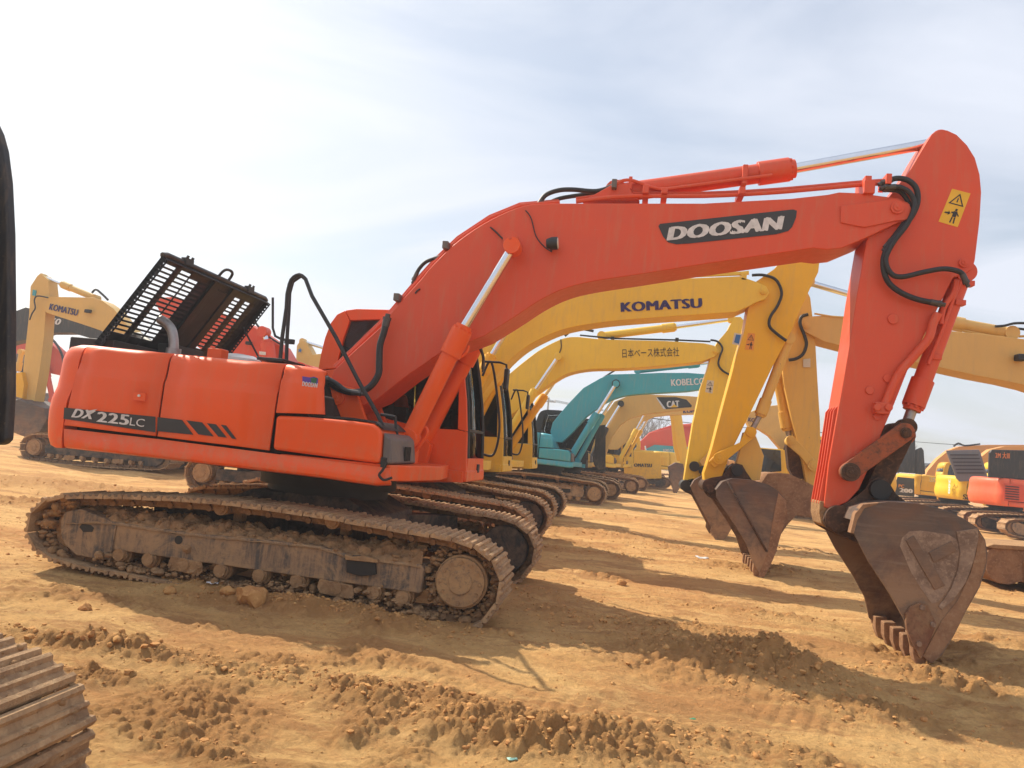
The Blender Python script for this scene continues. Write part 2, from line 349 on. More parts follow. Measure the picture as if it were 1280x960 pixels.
patch(800, 650, 2.2, 1.0, -10, 0.05, 0.75); patch(870, 690, 1.3, 0.6, 0, 0.04, 0.7); patch(720, 690, 1.2, 0.5, 0, 0.03, 0.6); patch(930, 765, 0.9, 0.25, -5, 0.02, 0.6); patch(1110, 745, 0.8, 0.3, 0, 0.02, 0.6); patch(850, 625, 3, 1.2, 0, 0.04, 0.6); patch(130, 712, 0.7, 0.16, 0, 0.09, 0.7); patch(260, 738, 0.8, 0.16, 0, 0.08, 0.8); patch(400, 765, 0.8, 0.16, 0, 0.07, 0.8); patch(520, 790, 0.5, 0.16, 0, 0.05, 0.8); patch(240, 935, 0.45, 0.1, -10, 0.03, 0.9); patch(430, 640, 1.0, 0.8, 0, 0.02, 0.5)
PRINTS = []
for px, py, a, ln, wd in ((1040, 850, 4, 0.9, 0.28), (640, 870, -12, 1.6, 0.3), (250, 890, -6, 1.4, 0.3), (820, 700, -4, 2.5, 0.3), (1150, 930, -20, 1.0, 0.3), (960, 780, 6, 1.2, 0.28), (180, 770, 0, 1.6, 0.3)):
    g = onground(px, py); PRINTS.append((g[0], g[1], R(a), ln, wd))
def hfun(x, y):
    d = np.hypot(x, y); near = np.clip(1-d/60, 0, 1)
    z = 0.07*fbm(x*0.22, y*0.22, 3, 3)*np.clip(d/5, 0, 1)+0.045*fbm(x*0.9, y*0.9, 4, 9)
    # long scrapes left by tracks, running mostly along x
    u = x*0.97+y*0.2; w = -x*0.2+y*0.97
    z = z+0.022*vnoise(u*0.35, w*2.4, 21)+0.012*vnoise(u*1.1, w*7.0, 22)*near
    am = np.clip(fbm(x*0.55+3, y*0.8, 4, 40, 0.6)*2.8-0.05, 0, 1)*0.6*np.clip(0.6+1.6*vnoise(x*3.3, y*3.3, 58), 0.1, 1.3)
    heap = 0
    for cx, cy, rx, ry, a, hh, k in PATCHES:
        ca, sa = math.cos(a), math.sin(a); X = (x-cx)*ca+(y-cy)*sa; Y = -(x-cx)*sa+(y-cy)*ca
        q = np.exp(-((X/rx)**2+(Y/ry)**2)**1.2)*np.clip(0.85+0.8*vnoise(x*1.6, y*1.6, 50), 0, 1.3); am = np.maximum(am, q*k); heap = heap+hh*q
    z = z+heap
    c1 = clods(x*7.5, y*7.5, 60)/7.5; c2 = clods(x*16+7, y*16, 63)/16; c3 = clods(x*34, y*34+5, 66)/34
    c0 = clods(x*3.6+2, y*3.6, 69)/3.6; z = z+np.clip(am-0.55, 0, 1)*c0*0.42
    z = z+am*(c1*0.65+c2*0.95+c3*1.1)*np.clip(1.2-d/35, 0, 1)
    z = z+(0.016*fbm(x*5, y*8, 5, 80, 0.62)+0.003*fbm(x*30, y*30, 3, 90, 0.6))*np.clip(1.5-d/20, 0, 1)
    # ridged trodden earth and prints of track shoes
    for cx, cy, a, ln, wd in PRINTS:
        ca, sa = math.cos(a), math.sin(a); X = (x-cx)*ca+(y-cy)*sa; Y = -(x-cx)*sa+(y-cy)*ca
        m_ = np.exp(-(X/ln)**6-(Y/wd)**6)*np.clip(0.5+2*vnoise(x*1.7, y*1.7, 55), 0, 1); z = z+m_*(0.016*np.abs(np.sin(X*math.pi/0.10))-0.012)
    z = z+0.010*np.abs(vnoise(x*3.1, y*6.0, 95))*np.clip(1.5-d/20, 0, 1)
    flat = np.exp(-(((x+3.1)/2.6)**8+((y-7.9)/1.75)**8)); z = z*(1-0.6*flat)-0.07*np.exp(-(((x-2.75)/0.5)**4+((y-7.8)/0.75)**4))
    return z, np.clip(am, 0, 1.5)
def make_ground():
    a0, a1 = R(-52), R(50)
    front = np.linspace(a0, a1, 860); back = np.linspace(a1, 2*math.pi+a0, 60)[1:-1]
    A = np.concatenate([front, back])-0.12; NA = len(A)
    rad = np.concatenate([[0.6], np.linspace(0.8, 1.9, 12), np.geomspace(2.0, 14, 640), np.geomspace(14.2, 90, 150), [110, 150, 220, 350, 600, 1100, 2200, 4500]])
    X = np.outer(rad, np.sin(A)); Y = np.outer(rad, np.cos(A)); z, am = hfun(X.ravel(), Y.ravel())
    fade = np.clip(1-(np.hypot(X, Y).ravel()-70)/60, 0, 1); z = z*fade
    co = np.stack([X.ravel(), Y.ravel(), z], 1); co = np.vstack([[0, 0, 0], co]); am = np.concatenate([[0], am])
    nr = len(rad); i = np.arange(nr-1)[:, None]*NA; j = np.arange(NA)[None, :]; jn = (j+1) % NA
    q = np.stack([1+i+j, 1+i+NA+j, 1+i+NA+jn, 1+i+jn], -1).reshape(-1, 4)
    tri = np.stack([np.zeros(NA, int), 1+np.arange(NA), 1+(np.arange(NA)+1) % NA], 1)
    me = bpy.data.meshes.new('ground'); nv = len(co); nl = q.size+tri.size
    me.vertices.add(nv); me.vertices.foreach_set('co', co.ravel())
    me.loops.add(nl); me.loops.foreach_set('vertex_index', np.concatenate([q.ravel(), tri.ravel()]).astype(np.int32))
    ls = np.concatenate([np.arange(len(q))*4, q.size+np.arange(len(tri))*3]).astype(np.int32)
    me.polygons.add(len(ls)); me.polygons.foreach_set('loop_start', ls)
    me.update(calc_edges=True); me.validate()
    at_ = me.attributes.new('clod', 'FLOAT', 'POINT'); at_.data.foreach_set('value', am.astype(np.float32))
    me.shade_smooth(); me.flip_normals() if me.polygons[5].normal.z < 0 else None
    m, t, b = newmat('trodden_clay'); p = wpos(t)
    c = mixc(t, ramp(t, noise(t, 0.45, 5, 0.6, 0.6, p), 0.38, G1, 0.62, G2), (0.80, 0.50, 0.195), (0.74, 0.41, 0.15))
    c = mixc(t, ramp(t, noise(t, 2.6, 7, 0.65, 0.8, wpos(t, 0.5, 1.3, 1)), 0.42, G1, 0.66, G2), c, (0.84, 0.54, 0.225))
    c = mixc(t, ramp(t, noise(t, 1.1, 10, 0.78, 0.5, wpos(t, 0.5, 1.4, 1)), 0.50, G1, 0.57, (0.8,)*3), c, (0.42, 0.20, 0.078))
    c = mixc(t, ramp(t, noise(t, 0.8, 9, 0.7, 1.0, wpos(t, 0.45, 1.0, 1)), 0.49, G1, 0.58, (0.65,)*3), c, (0.54, 0.245, 0.088))
    c = mixc(t, ramp(t, noise(t, 13, 10, 0.8, 0.3, p), 0.48, G1, 0.62, (0.35,)*3), c, (0.38, 0.20, 0.085))
    atn = nd(t, 'ShaderNodeAttribute', attribute_name='clod')
    c = mixc(t, ramp(t, atn.outputs['Fac'], 0.05, G1, 0.7, (0.8,)*3), c, (0.46, 0.225, 0.08))
    c = mixc(t, ramp(t, noise(t, 45, 6, 0.7, 0, p), 0.35, (0.5,)*3, 0.7, G1), c, (0.48, 0.28, 0.12))
    t.links.new(c, b.inputs['Base Color']); b.inputs['Roughness'].default_value = 0.95; b.inputs['Specular IOR Level'].default_value = 0.12
    bump(t, b, noise(t, 16, 12, 0.78, 0.5, p), 0.05, 1.0)
    me.materials.append(m)
    o = bpy.data.objects.new('ground', me); COL.objects.link(o); o['kind'] = 'structure'
    return o
make_ground()

def ico(sub):
    bm = bmesh.new(); bmesh.ops.create_icosphere(bm, subdivisions=sub, radius=1.0)
    v = np.array([x.co[:] for x in bm.verts]); f = np.array([[q.index for q in g.verts] for g in bm.faces]); bm.free(); return v, f
def mesh_np(name, co, tri, mat, smooth=True):
    me = bpy.data.meshes.new(name); me.vertices.add(len(co)); me.vertices.foreach_set('co', co.ravel())
    me.loops.add(tri.size); me.loops.foreach_set('vertex_index', tri.ravel().astype(np.int32))
    me.polygons.add(len(tri)); me.polygons.foreach_set('loop_start', (np.arange(len(tri))*3).astype(np.int32))
    me.update(calc_edges=True); me.materials.append(M[mat])
    if smooth: me.shade_smooth(); me.set_sharp_from_angle(angle=R(50))
    o = bpy.data.objects.new(name, me); COL.objects.link(o); return o
def lumps(name, pos, rad, mat, sub=1):
    v, f = ico(sub); n = len(pos); nv = len(v)
    st = rng.uniform(0.6, 1.25, (n, 1, 3)); ang = rng.uniform(0, 6.28, n); c, s = np.cos(ang), np.sin(ang)
    jit = rng.uniform(0.80, 1.15, (n, nv, 1))
    q = v[None]*st*jit; qx = q[..., 0]*c[:, None]-q[..., 1]*s[:, None]; qy = q[..., 0]*s[:, None]+q[..., 1]*c[:, None]
    q = np.stack([qx, qy, q[..., 2]*0.75], -1)*np.asarray(rad)[:, None, None]+np.asarray(pos)[:, None, :]
    tri = (f[None]+(np.arange(n)*nv)[:, None, None]).reshape(-1, 3)
    return mesh_np(name, q.reshape(-1, 3), tri, mat)
def scatter_clods():
    P = []; Rr = []
    for cx, cy, rx, ry, a, hh, k in PATCHES:
        d = math.hypot(cx, cy)
        if d > 30: continue
        n = int(300*k*min(1.5, rx*ry/0.25)*min(1, 7/d)); ca, sa = math.cos(a), math.sin(a)
        X = rng.normal(0, rx*0.62, n); Y = rng.normal(0, ry*0.62, n)
        x = cx+X*ca-Y*sa; y = cy+X*sa+Y*ca; P.append(np.stack([x, y], 1)); Rr.append(np.exp(rng.normal(math.log(0.0075), 0.55, n))*(1+d*0.03))
    n = 9000; d = rng.uniform(2.2, 16, n); a = rng.uniform(R(-52), R(42), n)-0.12
    P.append(np.stack([d*np.sin(a), d*np.cos(a)], 1)); Rr.append(np.exp(rng.normal(math.log(0.0052), 0.5, n))*(0.6+d*0.07))
    P = np.vstack(P); Rr = np.clip(np.concatenate(Rr), 0.003, 0.032); z, _ = hfun(P[:, 0], P[:, 1])
    o = lumps('clay_clods', np.column_stack([P, z+Rr*0.0]), Rr, 'clod', 1); o['kind'] = 'stuff'
    tag(o, 'loose crumbs and clods of clay scattered over the trodden ground', 'clods')
M['clod'] = dirt('clay_clod', (0.54, 0.29, 0.105), (0.42, 0.20, 0.075), (0.62, 0.36, 0.14), 40, 0.006)
scatter_clods()
def hz(x, y): return float(hfun(np.array([float(x)]), np.array([float(y)]))[0][0])
def stone(px, py, r, label, mat='clod', dz=0.3):
    g = onground(px, py); z = hz(g[0], g[1]); v, f = ico(3)
    n = fbm(v[:, 0]*1.7+px, v[:, 1]*1.7+v[:, 2]*1.3, 4, 33)[:, None]*0.5+fbm(v[:, 2]*5+px, v[:, 1]*5+v[:, 0]*4, 2, 37)[:, None]*0.12
    q = v*(1+n)*np.array([r, r*0.8, r*0.7]); o = mesh_np('clay_lump', q, f, mat); o.location = (g[0], g[1], z+r*dz)
    tag(o, label, 'clay lump', 'large lumps of dried clay lying on the ground')
stone(312, 760, 0.13, 'large pale lump of dried clay lying below the middle of the near track')
stone(283, 752, 0.06, 'small pale lump beside the large one under the near track')
stone(212, 744, 0.055, 'pale blocky lump on the shaded ground left of the large clay lump')
stone(106, 762, 0.05, 'small dark lump alone on the sunlit ground left of the track shadow')
stone(777, 728, 0.06, 'small lump alone on the bright ground behind the clod heap')

# ------------------------------------------------------------------ excavator: template outlines measured on the nearest machine
HL = Local(ROOT)
YN = 6.40                                              # outer face of the near track
belt_px = [(31, 660), (36, 641), (50, 627), (72, 620), (140, 620), (230, 624), (330, 634), (430, 650), (500, 663), (556, 672), (590, 681), (611, 696), (623, 713), (627, 733), (620, 754), (605, 775), (585, 787), (556, 785), (440, 768), (320, 747), (200, 725), (90, 704), (52, 696), (37, 680)]
BELT = HL.xz(belt_px, YN)
BELT = [(x, max(z, 0.0)) for x, z in BELT]
BELT = [(x, z-0.03 if z < 0.13 else z) for x, z in BELT]

def resample(loop, n):
    P = np.array(loop+[loop[0]]); d = np.r_[0, np.cumsum(np.hypot(*np.diff(P, axis=0).T))]
    s = np.linspace(0, d[-1], n, endpoint=False); return np.stack([np.interp(s, d, P[:, 0]), np.interp(s, d, P[:, 1])], 1), d[-1]
def round_loop(loop, it=2):
    P = np.array(loop)
    for _ in range(it):
        Q = np.roll(P, -1, 0); P = np.stack([0.75*P+0.25*Q, 0.25*P+0.75*Q], 1).reshape(-1, 2)
    return [tuple(p) for p in P]
BELTR = round_loop(BELT, 2)
SH_W = 0.60
def shoe_mesh(pitch):
    b = MB(); L = pitch*0.94
    prof = [(-L/2, -0.022), (L/2, -0.022), (L/2, 0.002), (L/2-0.012, 0.024), (L/2-0.032, 0.024), (L/2-0.044, 0.0), (0.016, 0.0), (0.007, 0.018), (-0.007, 0.018), (-0.016, 0.0), (-L/2+0.044, 0.0), (-L/2+0.032, 0.018), (-L/2+0.014, 0.018), (-L/2, 0.0)]
    b.prism(prof, -SH_W/2, SH_W/2)
    me = bpy.data.meshes.new('track_shoe'); me.from_pydata(b.v, [], b.f); me.materials.append(M['shoe'])
    bm = bmesh.new(); bm.from_mesh(me); bmesh.ops.recalc_face_normals(bm, faces=bm.faces); bm.to_mesh(me); bm.free()
    return me
NSH = 50
_pts, _len = resample(BELTR, NSH); PITCH_M = _len/NSH; SHOE = shoe_mesh(PITCH_M)

def belt_frames(n=NSH):
    p, L = resample(BELTR, n); fr = []
    for i in range(n):
        t = p[(i+1) % n]-p[i-1]; t = t/np.hypot(*t); fr.append((p[i], t))
    return fr
def track(root, yc, near, detail, sprocket_x, tones):
    """one crawler: chain with shoes, frame, rollers, sprocket, idler. yc: middle of the shoes, near: -1 or +1 side that faces out"""
    base = -near
    yo = yc+near*SH_W/2
    fr = belt_frames()
    # inner chain
    inner = []; outer = []
    for p, t in fr:
        nrm = np.array([-t[1], t[0]]);                      # loop runs clockwise seen from -y: outward normal
        inner.append(p-nrm*0.115); outer.append(p-nrm*0.020)
    b = MB()
    for sgn in (-1, 1):
        y0 = yc+sgn*0.10-0.035; y1 = y0+0.07
        for i in range(len(fr)):
            p, t = fr[i]; nrm = np.array([-t[1], t[0]]); q = p-nrm*0.058; hw = PITCH_M*0.46
            c = [q+t*hw*0.98+nrm*0.036, q+t*hw*0.98-nrm*0.025, q+t*hw*0.6-nrm*0.034, q-t*hw*0.6-nrm*0.034, q-t*hw*0.98-nrm*0.025, q-t*hw*0.98+nrm*0.036]
            b.prism([tuple(k) for k in c], y0, y1)
    for p, t in fr:
        nrm = np.array([-t[1], t[0]]); q = p-nrm*0.075+t*PITCH_M/2
        b.disc(q[0], q[1], yc-0.16, yc+0.16, 0.026, 8)
    chain = b.build('track_chain', 'shoe_dark', root)
    if detail:
        for i, (p, t) in enumerate(fr):
            o = bpy.data.objects.new('track_shoe', SHOE); COL.objects.link(o); o.parent = chain
            nrm = np.array([-t[1], t[0]]); wob = random.uniform(-0.004, 0.004)
            X = Vector((t[0], 0, t[1])); Z = Vector((nrm[0], 0, nrm[1])); Y = Z.cross(X)
            if Y.y < 0: X = -X; Y = -Y
            m = Matrix(((X.x, Y.x, Z.x, p[0]+nrm[0]*wob), (X.y, Y.y, Z.y, yc), (X.z, Y.z, Z.z, p[1]+nrm[1]*wob), (0, 0, 0, 1)))
            o.matrix_local = m @ Matrix.Rotation(random.uniform(-0.015, 0.015), 4, 'Y')
    else:
        b = MB()
        for p, t in fr:
            nrm = np.array([-t[1], t[0]]); hw = PITCH_M*0.46
            c = [p+t*hw-nrm*0.02, p+t*hw+nrm*0.024, p+t*hw*0.75+nrm*0.024, p+t*hw*0.6, p-t*hw, p-t*hw-nrm*0.02]
            b.prism([tuple(k) for k in c], yc-SH_W/2, yc+SH_W/2)
        sh = b.build('track_shoes', 'shoe', chain); sh['kind'] = 'stuff'
    return chain

frame_px = [(75, 652), (80, 640), (100, 636), (140, 652), (234, 666), (330, 675), (400, 683), (432, 693), (470, 699), (526, 706), (530, 712), (526, 741), (523, 742), (390, 723), (250, 703), (139, 687), (139, 700), (125, 700), (94, 694), (80, 681), (75, 668)]
FRAME = HL.xz(frame_px, YN+0.08)
rollers_px = [(155, 692), (191, 698), (280, 712), (328, 718), (375, 725), (470, 739), (506, 745), (235, 704), (424, 733)]
guards_px = [(233, 707), (420, 736)]
carriers_px = [(278, 634), (417, 651)]
SPR = HL.p(577, 727, YN+0.12); SPRX, SPRZ = SPR.x, SPR.z
LEFTEND = min(p[0] for p in BELT); IDX = LEFTEND+0.37; IDZ = 0.37

def side_gear(root, near, detail, paintmat='frame'):
    """frame, rollers, wheels of one crawler; near = -1 for the side at -y"""
    y_out = near*(1.495-0.08)                     # outer skin of the frame plate
    def Y(a): return near*abs(a) if a >= 0 else -near*abs(a)
    yi = near*(1.195-0.17)
    b = MB(); b.prism(FRAME, min(y_out, yi), max(y_out, yi)); fm = b.build('track_frame', paintmat, root, 0.012)
    if detail:
        b = MB(); L = HL
        hole = [(99, 659), (102, 655), (113, 656), (117, 660), (115, 665), (104, 665)]
        b.prism(L.xz(hole, YN+0.08), y_out-0.004, y_out+0.004); b.build('frame_hole', 'dark', fm); b = MB()
        c = L.p(223, 675, YN+0.08); b.disc(c.x, c.z, y_out-0.004, y_out+0.004, 0.038, 16)
        b.build('frame_hole', 'dark', fm)
        q = L.xz([(434, 695), (450, 694), (470, 699), (471, 718), (452, 720), (434, 715)], YN+0.08)
        MB().prism(q, y_out-0.03, y_out+0.01).build('hatch_plate', 'dark', fm, 0.006)
        q = L.xz([(433, 692), (442, 695), (456, 694), (474, 699), (474, 703), (434, 699)], YN+0.08)
        MB().prism(q, y_out-0.05, y_out+0.01).build('grease_step', 'mud', fm, 0.006)
        q = L.xz([(139, 656), (146, 657), (140, 690), (134, 690)], YN+0.08)
        MB().prism(q, y_out-0.012, y_out+0.01).build('plate_weld', 'frame', fm, 0.004)
    for (px, py) in rollers_px:
        c = HL.p(px, py, YN+0.15); b = MB()
        y0 = near*(1.195-0.2); y1 = near*(1.195+0.21)
        b.disc(c.x, c.z, y0, y1, 0.068, 18); b.disc(c.x, c.z, y1, y1+near*0.03, 0.055, 14); b.disc(c.x, c.z, near*(1.195+0.12), near*(1.195+0.17), 0.088, 18)
        b.build('track_roller', 'mud', root)
    for (px, py) in guards_px:
        c = HL.p(px, py, YN+0.1); s = 0.15
        xz = [(c.x-s, c.z+0.07), (c.x+s, c.z+0.05), (c.x+s*1.15, c.z-0.03), (c.x+s*0.9, c.z-0.07), (c.x-s*0.9, c.z-0.05), (c.x-s*1.1, c.z-0.0)]
        MB().prism(xz, near*1.40, near*1.425).build('roller_guard', 'mud', root, 0.008)
    for (px, py) in carriers_px:
        c = HL.p(px, py, YN+0.15); b = MB(); b.disc(c.x, c.z, near*1.06, near*1.38, 0.070, 20); b.disc(c.x, c.z, near*1.38, near*1.40, 0.050, 16)
        b.box((c.x, near*1.0, c.z-0.08), (0.08, 0.1, 0.14)); b.build('carrier_roller', 'mud', root)
    # drive sprocket with its motor cover
    b = MB(); n = 21; out_ = []
    for k in range(n*4):
        a = 2*math.pi*k/(n*4); out_.append((SPRX+math.cos(a)*(0.325 if k % 4 in (0, 1) else 0.285), SPRZ+math.sin(a)*(0.325 if k % 4 in (0, 1) else 0.285)))
    b.prism(out_, near*1.195-0.03, near*1.195+0.03); sp = b.build('drive_sprocket', 'shoe_dark', root)
    b = MB(); b.disc(SPRX, SPRZ, near*1.22, near*1.40, 0.225, 32); b.disc(SPRX, SPRZ, near*1.40, near*1.44, 0.205, 32); b.disc(SPRX, SPRZ, near*1.44, near*1.455, 0.10, 24)
    b.build('motor_cover', 'hubcap' if detail else 'mud', sp, 0.008)
    if detail:
        bb = MB()
        for k in range(12):
            a = 2*math.pi*k/12; bb.disc(SPRX+math.cos(a)*0.168, SPRZ+math.sin(a)*0.168, near*1.44, near*1.452, 0.014, 6)
        bb.build('cover_bolts', 'mud', sp)['kind'] = 'stuff'
    b = MB(); b.disc(IDX, IDZ, near*1.195-0.05, near*1.195+0.05, 0.30, 32); b.disc(IDX, IDZ, near*1.195-0.12, near*1.195+0.12, 0.2, 24)
    b.build('idler_wheel', 'mud', root)
    # inner dark motor housing seen from the other side
    b = MB(); b.disc(SPRX-0.02, SPRZ, near*1.165, near*0.96, 0.27, 30); b.build('drive_motor', 'frame_dark', root, 0.02)

M['hubcap'] = dirt('muddy_hub', (0.44, 0.27, 0.13), (0.35, 0.21, 0.11), (0.14, 0.11, 0.085), 18, 0.006, 0.85)
def mud_heap(root, near, seed=0):
    """dried mud piled on the sloping top of the track frame"""
    nx, ny = 190, 26
    x0, x1 = FRAME[1][0]+0.03, HL.p(526, 706, YN+0.08).x
    X = np.linspace(x0, x1, nx)
    fx = np.array([HL.p(px, py, YN+0.08) for px, py in [(78, 652), (140, 653), (234, 667), (330, 676), (400, 684), (432, 694), (526, 707)]])
    lo = np.interp(X, fx[:, 0], fx[:, 2])
    tx = np.array([HL.p(px, py, YN+0.3) for px, py in [(85, 634), (110, 629), (200, 642), (280, 652), (330, 661), (400, 671), (440, 675), (480, 674), (526, 681)]])
    hi = np.interp(X, tx[:, 0], tx[:, 2])-0.01
    v = np.linspace(0, 1, ny); XX, VV = np.meshgrid(X, v, indexing='ij')
    prof = np.clip(np.sin(np.clip(VV, 0, 1)*math.pi*0.62), 0, 1)
    ZZ = lo[:, None]-0.02+(hi-lo)[:, None]*prof; YY = 1.425-0.36*VV
    u = XX*1.0; w = VV*0.45
    dis = 0.7*clods(u*9+seed, w*9, 70+seed)/9+0.6*clods(u*20, w*20+3, 74+seed)/20+0.03*fbm(u*6, w*6, 3, 77+seed)
    edge = np.clip(VV*5, 0.15, 1)
    ZZ = ZZ+dis*edge*0.9; YY = YY+dis*0.5*edge
    co = np.stack([XX.ravel(), near*YY.ravel(), ZZ.ravel()], 1)
    i, j = np.meshgrid(np.arange(nx-1), np.arange(ny-1), indexing='ij'); a = (i*ny+j).ravel()
    t1 = np.stack([a, a+ny, a+ny+1], 1); t2 = np.stack([a, a+ny+1, a+1], 1); tri = np.vstack([t1, t2])
    if near > 0: tri = tri[:, ::-1]
    o = mesh_np('mud_heap', co, tri, 'mud'); o.parent = root; o['kind'] = 'stuff'
    # loose crumbs on top
    n = 420; k = rng.integers(0, nx, n); vv = rng.uniform(0.1, 0.95, n); j = (vv*(ny-1)).astype(int)
    idx = k*ny+j; o2 = lumps('mud_crumbs', co[idx]+np.array([0, 0, 0.004]), np.exp(rng.normal(math.log(0.014), 0.4, n)), 'mud', 1); o2.parent = root; o2['kind'] = 'stuff'
def shoe_mud(root, yc, n, rad):
    fr = belt_frames(NSH*4); k = rng.integers(0, len(fr), n); P = []
    for i in k:
        p, t = fr[i]; nm = np.array([-t[1], t[0]]); P.append((p[0]+nm[0]*0.004, yc+rng.uniform(-0.29, 0.29), p[1]+nm[1]*0.004))
    o = lumps('shoe_mud', np.array(P), np.exp(rng.normal(math.log(rad), 0.45, n)), 'mud', 1); o.parent = root; o['kind'] = 'stuff'
def packed_mud(root, near):
    n = 1100; px = rng.uniform(120, 545, n); base = np.interp(px, [85, 585], [703, 783]); w = np.array([HL.p(a, b, YN+0.1) for a, b in zip(px, base)])
    z = np.maximum(w[:, 2], 0.0)+0.02+np.abs(rng.normal(0, 0.045, n))*(1+0.8*np.sin(w[:, 0]*7))
    y = near*rng.uniform(1.22, 1.44, n); r_ = np.exp(rng.normal(math.log(0.017), 0.4, n))
    o = lumps('packed_mud', np.stack([w[:, 0], y, z], 1), r_, 'mud', 2); o.parent = root; o['kind'] = 'stuff'
    n = 260; a = rng.uniform(0, 2*math.pi, n); rr_ = rng.uniform(0.235, 0.33, n)
    o = lumps('packed_mud', np.stack([SPRX+np.cos(a)*rr_, near*rng.uniform(1.24, 1.36, n), SPRZ+np.sin(a)*rr_], 1), np.exp(rng.normal(math.log(0.024), 0.3, n)), 'mud', 2); o.parent = root; o['kind'] = 'stuff'
    n = 260; a = rng.uniform(0.5*math.pi, 1.5*math.pi, n); rr_ = rng.uniform(0.22, 0.31, n)
    o = lumps('packed_mud', np.stack([IDX+np.cos(a)*rr_, near*rng.uniform(1.22, 1.40, n), IDZ+np.sin(a)*rr_*0.95], 1), np.exp(rng.normal(math.log(0.03), 0.3, n)), 'mud', 2); o.parent = root; o['kind'] = 'stuff'
def undercarriage(root, detail=True, mud=False, sides=(-1, 1)):
    for near in sides:
        track(root, near*1.195, near, detail, SPRX, None)
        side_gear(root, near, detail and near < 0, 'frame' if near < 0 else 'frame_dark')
        if mud:
            mud_heap(root, near, 0 if near < 0 else 5)
            shoe_mud(root, near*1.195, 900, 0.012)
            if near < 0: packed_mud(root, near)
        elif detail: mud_heap(root, near, 3)
    b = MB()
    b.prism([(-1.0, 0.36), (0.9, 0.36), (0.75, 0.72), (0.45, 0.86), (-0.55, 0.86), (-0.85, 0.72)], -0.62, 0.62)
    for sx in (-1, 1):
        for sy in (-1, 1):
            b.slab([(sx*0.3-0.05, sy*0.3, 0.42), (sx*0.95-0.05, sy*1.05, 0.40), (sx*1.25-0.05, sy*1.05, 0.40), (sx*0.75-0.05, sy*0.3, 0.42)], (0, 0, 0.26))
    b.build('centre_frame', 'frame_dark', root, 0.015)
    b = MB(); b.disc(0, 0, -0.01, 0.01, 0.01, 3); b = MB(); b.cyl((0, 0, 0.84), (0, 0, 0.93), 0.62, 40); b.cyl((0, 0, 0.93), (0, 0, 1.07), 0.70, 40)
    b.build('slewing_ring', 'dark', root)

# ---- upper structure, near side traced at y = 6.53
YH = 6.53; yh = YH-ROOT[1]                                   # -1.37
def panel(root, cols, mat, name, deck=0.0, side=-1, label=None, crease=True, L=HL):
    """side panel: cols = [(bottom px, top px)...], slightly barrelled, rounded over at the top"""
    prof = [(0.0, 0.0), (0.02, 0.0), (0.30, 0.0), (0.60, 0.004), (0.64, 0.008), (0.70, 0.026), (0.76, 0.034), (0.88, 0.042), (0.93, 0.052), (0.965, 0.070), (0.99, 0.10), (1.0, 0.14)] if crease else \
           [(0.0, 0.0), (0.5, 0.0), (0.86, 0.004), (0.93, 0.018), (0.975, 0.045), (1.0, 0.09)]
    if deck: prof = prof+[(1.003, 0.14+deck)]
    vs = []; n = len(prof)
    for bp, tp in cols:
        B, T = L.p(*bp, YH), L.p(*tp, YH)
        for t, off in prof:
            q = B.lerp(T, t); vs.append((q.x, side*-1*(yh+off) if side > 0 else yh+off, q.z))
    fs = [(i*n+j, (i+1)*n+j, (i+1)*n+j+1, i*n+j+1) for i in range(len(cols)-1) for j in range(n-1)]
    o = MB().add(vs, fs).build(name, mat, root, solid=0.03)
    # make the outer skin face outwards
    me = o.data; c = me.polygons[0].normal.y*side
    if c < 0: me.flip_normals()
    return o
def interp_line(pts, x):
    for (x0, y0), (x1, y1) in zip(pts, pts[1:]):
        if x0 <= x <= x1: return y0+(y1-y0)*(x-x0)/(x1-x0)
    return pts[0][1] if x < pts[0][0] else pts[-1][1]
def counterweight(root, mat):
    lev = [((77, 560), (72, 561)), ((77, 558), (62, 557)), ((77, 548), (57, 545)), ((79, 530), (56, 528)), ((81, 515), (57, 512)), ((84, 500), (61, 496)), ((87, 486), (65, 480)), ((91, 472), (68, 466)), ((94, 462), (69, 458)), ((96, 450), (71, 447)), ((98, 440), (74, 438)), ((99, 433), (79, 431)), ((100, 429), (88, 428))]
    vs = []; plan = []
    for k in range(7):                                      # corner then the gently bowed rear
        a = k/6*math.pi/2; plan.append((math.sin(a)*0.82, -1.37+0.34*(1-math.cos(a))))
    for k in range(1, 6): yv = -1.03+1.03*k/5; plan.append((0.82+0.9*(1-((-yv)/1.03)**2)*0.55+0.0, yv))
    plan = [(0.0, -1.37)]+plan[1:]
    full = plan+[(a, -b) for a, b in plan[-2::-1]]
    m = len(full)
    for i, (sp, rp) in enumerate(lev):
        s_, r_ = HL.p(*sp, YH), HL.p(*rp, YH); w = max(0.02, s_.x-r_.x)
        inset = 0.0 if i < 6 else (0.034 if i < 10 else (0.05, 0.08, 0.14)[i-10])
        for (a, yy) in full:
            vs.append((s_.x-a*(w*1.12+0.20)-(max(0, a-0.82)*0.2), yy+(inset if yy < 0 else -inset)*min(1, abs(yy)), s_.z+(r_.z-s_.z)*min(1, a)))
    fs = [(i*m+j, i*m+j+1, (i+1)*m+j+1, (i+1)*m+j) for i in range(len(lev)-1) for j in range(m-1)]
    fs += [tuple(range(m)), tuple(range((len(lev)-1)*m+m-1, (len(lev)-1)*m-1, -1))]
    fs += [(i*m, (i+1)*m, (i+1)*m+m-1, i*m+m-1) for i in range(len(lev)-1)]
    o = MB().add(vs, fs).build('counterweight', mat, root, smooth=50)
    return o
skirt_bot = [(78, 560), (200, 574), (300, 586), (400, 598), (440, 604), (470, 608), (487, 607)]
seam_low = [(78, 534), (196, 547), (337, 565), (473, 582), (487, 584)]
top_line = [(102, 429), (210, 440), (354, 453)]
